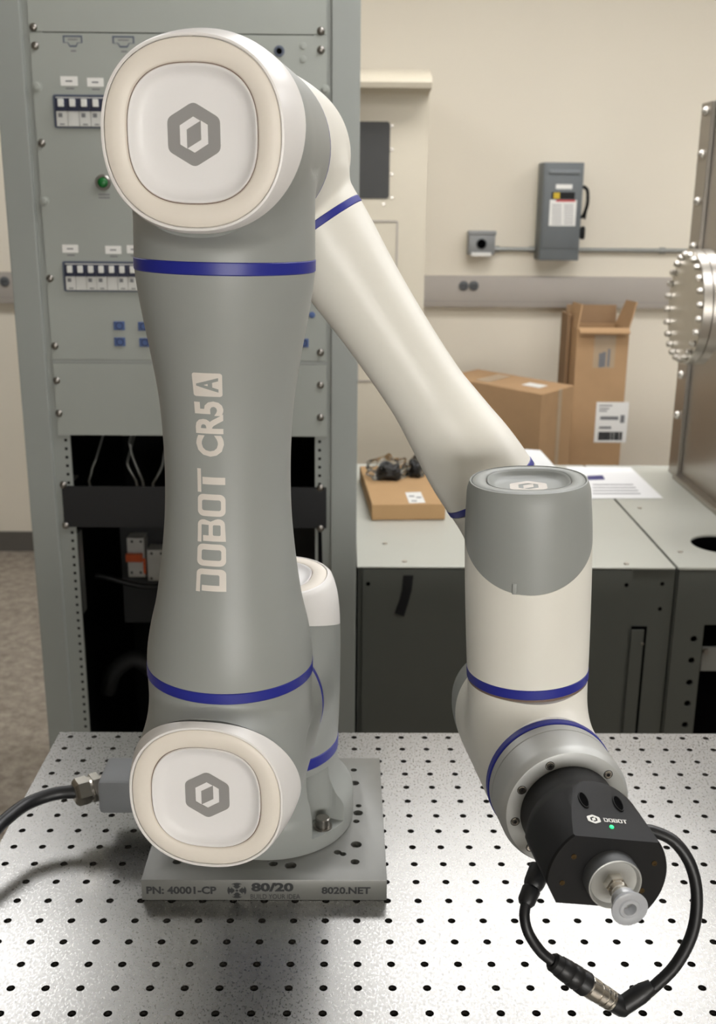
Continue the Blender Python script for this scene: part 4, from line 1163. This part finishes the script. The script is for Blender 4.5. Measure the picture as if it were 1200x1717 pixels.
p = PY(1080, 1080, CF); MB().lathe([(0, .003), (.002, 0)], V(p[0] - .004, CF + .001, p[2]), V(0, -1, 0), 10, cap=False).build('hinge_screw', 'steel', ca)
X0 = x1 + .001; X1 = 1.75
cb = thing('steel_cabinet', ((X0 + X1) / 2, (CF + yb) / 2, FLOOR), 'low grey steel cabinet carrying the stainless panel and vacuum flange', 'cabinet')
hc = PZ(1210, 912, CT); hr = .062
lp = [rrect(X0, CF - .001, X1, yb + .002, .001, 1), circ(hc[0], hc[1], hr, 40)]
vs, fs = curve2d(lp); ctp = place((vs, fs), V(0, 0, CT - .004), V(1, 0, 0), V(0, 1, 0), 'top_panel', 'cabtop', cb, .004)
MB().lathe([(-.004, hr), (-.20, hr)], V(hc[0], hc[1], CT), Z, 40, cap=False).build('opening_wall', 'dark', cb)
body = MB()
body.box((X0, yb - .006, FLOOR + .001), (X1, yb, CT - .0045)).box((X1 - .006, CF + .006, FLOOR + .001), (X1, yb - .006, CT - .0045)).box((X0, CF + .006, FLOOR + .001), (X0 + .004, yb - .006, CT - .0045)).build('cabinet_body', 'cabfront', cb, None)
fx = PY(1177, 1050, CF)[0]; wz = PY(1185, 1048, CF)[2]
fl_ = [rrect(X0 + .003, FLOOR + .001, X1, CT - .0045, .001, 1), rrect(fx + .004, FLOOR + .08, X1 - .15, wz, .002, 2)]
for u, v in ((1165, 1072), (1161, 1108), (1157.5, 1145), (1154, 1180), (1150, 1216)):
    p = PY(u, v, CF); fl_.append(circ(p[0] - .002, p[2], .0068, 16))
d_ = PY(1161, 1108, CF)[2] - PY(1157.5, 1145, CF)[2]; p = PY(1150, 1216, CF)
for k in range(1, 12): fl_.append(circ(PY(1165, 1072, CF)[0] - .0025, p[2] - d_ * k, .0068, 16))
vs, fs = curve2d(fl_); place((vs, fs), V(0, CF + .006, 0), V(1, 0, 0), V(0, 0, 1), 'front_frame', 'cabfront', cb, .005)
MB().box((X0 + .004, CF + .05, FLOOR + .01), (X1 - .006, CF + .055, CT - .006)).build('inner_shade_sheet', 'dark', cb, None)  # dark sheet stands in for the cabinet's shaded inside
a_ = PY(1178, 1085, CF + .012); b_ = PY(1215, 1125, CF + .012)
bk = MB().box((a_[0], CF + .012, b_[2]), (b_[0], CF + .016, a_[2])).build('bracket', 'galv', cb, None)
p = PY(1183, 1092, CF + .012); MB().lathe([(0, .007), (.004, .006), (.004, 0)], p, V(0, -1, 0), 6, cap=False).build('nut', 'steel', bk)
for u, v in ((1072, 852), (1140, 926)): inst(tsc, 'top_screw', ctp, PZ(u, v, CT))

# ---- stainless upright panel and flange
PXP = .842; PYB = 2.065; zt = PY(1165, 172, PYB)[2]; zc = CT + .0005
sp = thing('stainless_panel', (PXP, 1.6, CT), 'upright stainless steel panel with a column of bolts at the right edge', 'panel')
MB().box((PXP, .95 + .4, zc), (PXP + .012, PYB, zt)).build('sheet', 'steelsheet', sp, None, bev=.001)
MB().box((PXP - .010, PYB - .075, zc), (PXP - .0003, PYB - .001, zt - .002)).build('edge_strip', 'steelsheet', sp, None, bev=.001)
MB().box((PXP - .022, 1.35, zc), (PXP - .0003, PYB - .078, zc + .012)).build('foot_rail', 'steelsheet', sp, None, bev=.001)
dome = MB().lathe([(0, .011), (.003, .011), (.008, .008), (.011, .003), (.011, 0)], V(0, 0, 0), V(-1, 0, 0), 16, cap=False).mesh('bolt', 'steelbright', smooth=50)
for u, v in ((1190, 185), (1184, 258), (1177, 338), (1170, 415), (1151, 633), (1143, 700)):
    q = ray(u, v); p = CAM + q * ((PXP - .010 - CAM[0]) / q[0]); p[1] = PYB - .036; inst(dome, 'bolt', sp, p)
for u, v in ((1131, 786), (1134, 793), (1148, 800)):
    p = PZ(u, v, CT + .012); inst(dome, 'bolt', sp, V(min(p[0], PXP - .030), min(p[1], PYB - .02), CT + .012), quat(V(-1, 0, 0)) @ Matrix.Rotation(0, 3, 'X').to_quaternion()) if False else None
FC = V(.688, 1.60, PY(1147, 515, 1.60)[2]); FR = .117
vf = thing('vacuum_flange', FC, 'round polished steel vacuum flange ringed with bolts at the right edge', 'flange')
MB().lathe([(0, 0), (0, FR * .60), (.0012, FR * .99), (.002, FR), (.019, FR), (.0200, FR * .985)], FC, V(1, 0, 0), 72, cap=False).build('blank_flange', 'steelbright', vf, 25)
MB().lathe([(.0205, FR * .98), (.0215, FR), (.041, FR), (.042, FR * .985), (.042, FR * .80), (.060, FR * .78), (PXP - FC[0] - .0004, FR * .78)], FC, V(1, 0, 0), 72, cap=False).build('nipple', 'steelbright', vf, 25)
bolt = MB().lathe([(0, .0074), (.0074, .0074), (.0078, .0070)], V(0, 0, 0), V(-1, 0, 0), 6).lathe([(.0078, .0048), (.0100, .0048), (.0106, .0040)], V(0, 0, 0), V(-1, 0, 0), 12).mesh('bolt', 'steelbright', smooth=30)
for k in range(24):
    t = 2 * math.pi * (k + .5) / 24; inst(bolt, 'bolt', vf, FC + V(-.0002, math.cos(t) * FR * .905, math.sin(t) * FR * .905))

# ================================================================== things on the low cabinet
fl0, fl1 = PZ(623, 873, CT), PZ(746, 872, CT)
hb = .036; zb = CT + .0008
bl = PZ(603, 782, CT + hb)
exb = fl1 - fl0; wb = np.linalg.norm(exb); exb /= wb
fbx = thing('flat_carton', (fl0 + fl1) / 2, 'flat brown cardboard carton lying on the steel cabinet', 'carton')
dv = bl - V(fl0[0], fl0[1], bl[2]); lb_ = np.linalg.norm(dv); dv /= lb_
o_ = [fl0, fl1, fl1 + dv * lb_, fl0 + dv * lb_]
MB().prism([V(p[0], p[1], zb) for p in o_], V(0, 0, hb)).build('carton_body', 'card2', fbx, None, bev=.002)
a_, b_ = PZ(680, 826, CT + hb), PZ(708, 844, CT + hb)
lbq = [PZ(u, v, CT + hb + .0012) for u, v in ((679, 826), (705, 825), (713, 843), (686, 844))]
lbl = MB().prism(lbq, V(0, 0, .0004)).build('shipping_label', 'paperlabel', fbx, None)
for u, v in ((690, 832), (702, 834), (694, 840)):
    p = PZ(u, v, CT + hb + .0018); MB().box(p + V(-.006, -.004, 0), p + V(.006, .004, .0002)).build('label_print', 'smudge', lbl, None)
def coil(name, u, v, rx, ry, rz, label, turns=3):
    c = PZ(u, v, CT + hb + .001); t = thing(name, c, label, 'part')
    for k in range(turns):
        pts = [c + V(rx * math.cos(a) * (1 - .08 * k), ry * math.sin(a) * (1 - .08 * k), .008 + k * rz + .004 * math.sin(3 * a + k)) for a in np.linspace(0, 2 * math.pi, 32)]
        MB().tube(pts, .0065, 10).build('coil_turn', 'rubber', t, 60)
    MB().lathe([(.002, .6 * ry), (.02, .75 * ry), (.03, .5 * ry), (.034, 0)], c, Z, 20).build('coil_core', 'rubber', t, 60)
    return c
c1 = coil('cable_coil', 651, 801, .024, .026, .009, 'larger black coiled lead in a clear bag on the flat carton')
c2 = coil('cable_coil', 695, 797, .010, .024, .009, 'smaller black coiled lead in a clear bag nearest the forearm')
def bag(c, rx, ry, rz, label, seed):
    rnd = random.Random(seed); bm = bmesh.new(); bmesh.ops.create_icosphere(bm, subdivisions=4, radius=1)
    ph = [rnd.uniform(0, 6) for _ in range(6)]
    for q in bm.verts:
        x, y, z = q.co
        if z < 0: k_ = max(math.hypot(x, y), .3) ** -.75; x *= k_; y *= k_
        w_ = 1 + .10 * math.sin(7 * x + ph[0] + 3 * y) + .08 * math.sin(9 * y + ph[1] + 4 * z) + .06 * math.sin(13 * x - 8 * z + ph[2])
        q.co = Vector((c[0] + x * rx * w_, c[1] + y * ry * w_, c[2] + .0008 + max(0, (z * .55 + .45)) * rz * w_))
    o = MB().addbm(bm).build('plastic_bag', 'film', None, 60, loc=c); tag(o, label, 'bag')
bag(c1 + V(-.002, .004, 0), .046, .048, .048, 'crinkled clear plastic bag around the larger black coil', 3)
bag(c2 + V(.004, .006, 0), .021, .038, .042, 'crinkled clear plastic bag around the smaller black coil', 5)
# paper sheets
q_ = [PZ(u, v, CT + .001) for u, v in ((975, 836), (1112, 836), (1057, 784), (948, 783))]
pp = thing('paper_sheet', q_[0], 'white printed paper sheet lying on the cabinet behind the wrist', 'paper')
MB().prism(q_, V(0, 0, .0006)).build('sheet', 'paper', pp, None)
q_ = [PZ(u, v, CT + .0018) for u, v in ((985, 805), (1014, 804), (1010, 797), (984, 798))]
MB().prism(q_, V(0, 0, .0002)).build('print_block', 'purple', pp, None)
for v in (812, 817, 822, 827):
    q_ = [PZ(u, vv, CT + .0018) for u, vv in ((994, v + 1.2), (1062 + (v - 812) * .8, v + 1.2), (1061 + (v - 812) * .8, v), (993, v))]
    MB().prism(q_, V(0, 0, .0001)).build('print_line', 'smudge', pp, None)
q_ = [PZ(925, 781, CT), PZ(890, 781, CT)]; c = q_[0]
lf = thing('leaflet', c, 'white folded leaflet propped at the back of the cabinet by the forearm', 'leaflet')
y_ = yb - .03; a_, b_, d_, e_ = PY(862, 779, y_), PY(932, 780, y_), PY(906, 755, y_ + .02), PY(862, 752, y_ + .02)
for p in (a_, b_): p[2] = CT + .0008
MB().prism([a_, b_, d_, e_], V(.0, .0012, 0)).build('leaflet_page', 'paper', lf, None)
# black tape strip
tq = [(676, 965), (693, 965), (690, 990), (684, 1012), (677, 1034), (661, 1028), (669, 1008), (674, 988)]
o = MB().prism([PY(u, v, CF - .0014) for u, v in tq], V(0, .0012, 0)).build('tape_strip', 'rubber', None, None, loc=PY(676, 1000, CF - .001)); tag(o, 'short black tape strip stuck on the low cabinet front', 'tape')

# ================================================================== cardboard boxes by the wall
BYY = 3.15
p0 = [PY(u, v, BYY) for u, v in ((959, 552), (1047, 546), (1048, 778), (965, 778))]
x0, x1 = PY(961, 660, BYY)[0], PY(1047, 660, BYY)[0]; zt = PY(1000, 552, BYY)[2]; dp = .20; zf = FLOOR + .001
tbx = thing('tall_carton', ((x0 + x1) / 2, BYY + dp / 2, FLOOR), 'tall open brown cardboard carton standing against the wall, flaps up', 'carton')
th = .004
bx_ = MB().box((x0, BYY, zf), (x1, BYY + th, zt)).box((x0, BYY + dp - th, zf), (x1, BYY + dp, zt)).box((x0, BYY + th, zf), (x0 + th, BYY + dp - th, zt)).box((x1 - th, BYY + th, zf), (x1, BYY + dp - th, zt)).box((x0 + th, BYY + th, zf), (x1 - th, BYY + dp - th, zf + th))
bx_.build('carton_body', 'card', tbx, None)
fh = PY(1000, 512, BYY)[2] - zt
MB().prism([V(x0 + .004, BYY - .001, zt + .002), V(x1 - .004, BYY - .001, zt + .002), V(x1 - .004, BYY - .03, zt - .012), V(x0 + .004, BYY - .03, zt - .012)], V(0, 0, .004)).build('front_flap', 'card', tbx, None)
MB().prism([V(x0, BYY + .004, zt), V(x0, BYY + dp - .004, zt), V(x0 + .016, BYY + dp - .02, zt + fh * .95), V(x0 + .016, BYY + .03, zt + fh * 1.0)], V(.004, 0, 0)).build('side_flap', 'card', tbx, None)
MB().prism([V(x1, BYY + .004, zt), V(x1, BYY + dp - .004, zt), V(x1 + .030, BYY + dp - .02, zt + fh * 1.05), V(x1 + .026, BYY + .02, zt + fh * 1.12)], V(-.004, 0, 0)).build('side_flap', 'card', tbx, None)
MB().prism([V(x0, BYY + dp, zt), V(x1, BYY + dp, zt), V(x1, BYY + dp + .01, zt + fh * .8), V(x0, BYY + dp + .01, zt + fh * .8)], V(0, .004, 0)).build('back_flap', 'cardin', tbx, None)
def bxq(u0, v0, u1, v1, nm, m, par, dy):
    a_, b_ = PY(u0, v0, BYY), PY(u1, v1, BYY)
    return MB().box((a_[0], BYY - dy, b_[2]), (b_[0], BYY - .0002, a_[2])).build(nm, m, par, None)
tp_ = bxq(997, 562, 1029, 617, 'packing_tape', 'tape', tbx, .0006)
for u0, v0, u1, v1 in ((1004, 592, 1009, 616), (1010, 590, 1014, 615), (1019, 585, 1021, 615)): bxq(u0, v0, u1, v1, 'tape_print', 'smudge', tp_, .001)
lb_ = bxq(1000, 674, 1049, 742, 'shipping_label', 'paperlabel', tbx, .0008)
for v in (679, 684, 688): bxq(1004, v, 1026 - (v - 679), v + 2, 'label_print', 'smudge', lb_, .0012)
bxq(1006, 698, 1036, 704, 'label_print', 'smudge', lb_, .0012); bxq(1040, 696, 1046, 709, 'label_print', 'smudge', lb_, .0012)
bxq(1004, 715, 1024, 719, 'label_print', 'smudge', lb_, .0012)
u = 1003.
while u < 1042:
    wd = random.choice((1.1, 1.8, 2.6)); bxq(u, 724, u + wd, 738, 'label_bar', 'ink', lb_, .0012); u += wd + random.choice((1.2, 1.9))
o = MB().box((x0 - .016, BYY + .10, FLOOR + .001), (x0 - .003, BYY + .22, PY(958, 527, BYY + .1)[2])).build('folded_carton', 'cardin', None, None, loc=(x0 - .015, BYY + .15, FLOOR), bev=.002)
tag(o, 'narrow folded cardboard piece standing left of the tall open carton', 'cardboard')
# lower box set at an angle
n0 = PY(909, 661, 2.80); ztp = n0[2]
rgt = PZ(962, 646, ztp); lft = PZ(800, 641, ztp)
e_r = rgt - n0; e_l = lft - n0; Lr = np.linalg.norm(e_r); e_r /= Lr
e_l = V(-e_r[1], e_r[0], 0); e_l = e_l if e_l @ (lft - n0) > 0 else -e_l
e_l = (lft - n0) / np.linalg.norm(lft - n0)
Ll = .46
low = thing('brown_carton', n0 - V(0, 0, ztp - FLOOR), 'closed brown cardboard carton set at an angle, left of the tall open carton', 'carton')
q_ = [n0, n0 + e_r * Lr, n0 + e_r * Lr + e_l * Ll, n0 + e_l * Ll]
MB().prism([V(p[0], p[1], FLOOR + .001) for p in q_], V(0, 0, ztp - FLOOR - .001)).build('carton_body', 'card', low, None, bev=.003)
sA, sB = n0 + e_r * Lr * .5, n0 + e_r * Lr * .62
q3 = [sA, sB, sB + V(0, 0, -.9), sA + V(0, 0, -.9)]
nn = np.cross(e_r, V(0, 0, 1)); nn = nn if nn @ (CAM - n0) > 0 else -nn
MB().prism([p + nn * .0008 for p in q3], -nn * .0005).build('packing_tape', 'tape', low, None)
for u, v, a, b in ((896, 646, .03, .04), (827, 634, .08, .03)):
    p = PZ(u, v, ztp + .0008); MB().prism([p - e_r * a - e_l * b, p + e_r * a - e_l * b, p + e_r * a + e_l * b, p - e_r * a + e_l * b], V(0, 0, .0006)).build('sticker', 'paperlabel' if u > 850 else 'tape', low, None)
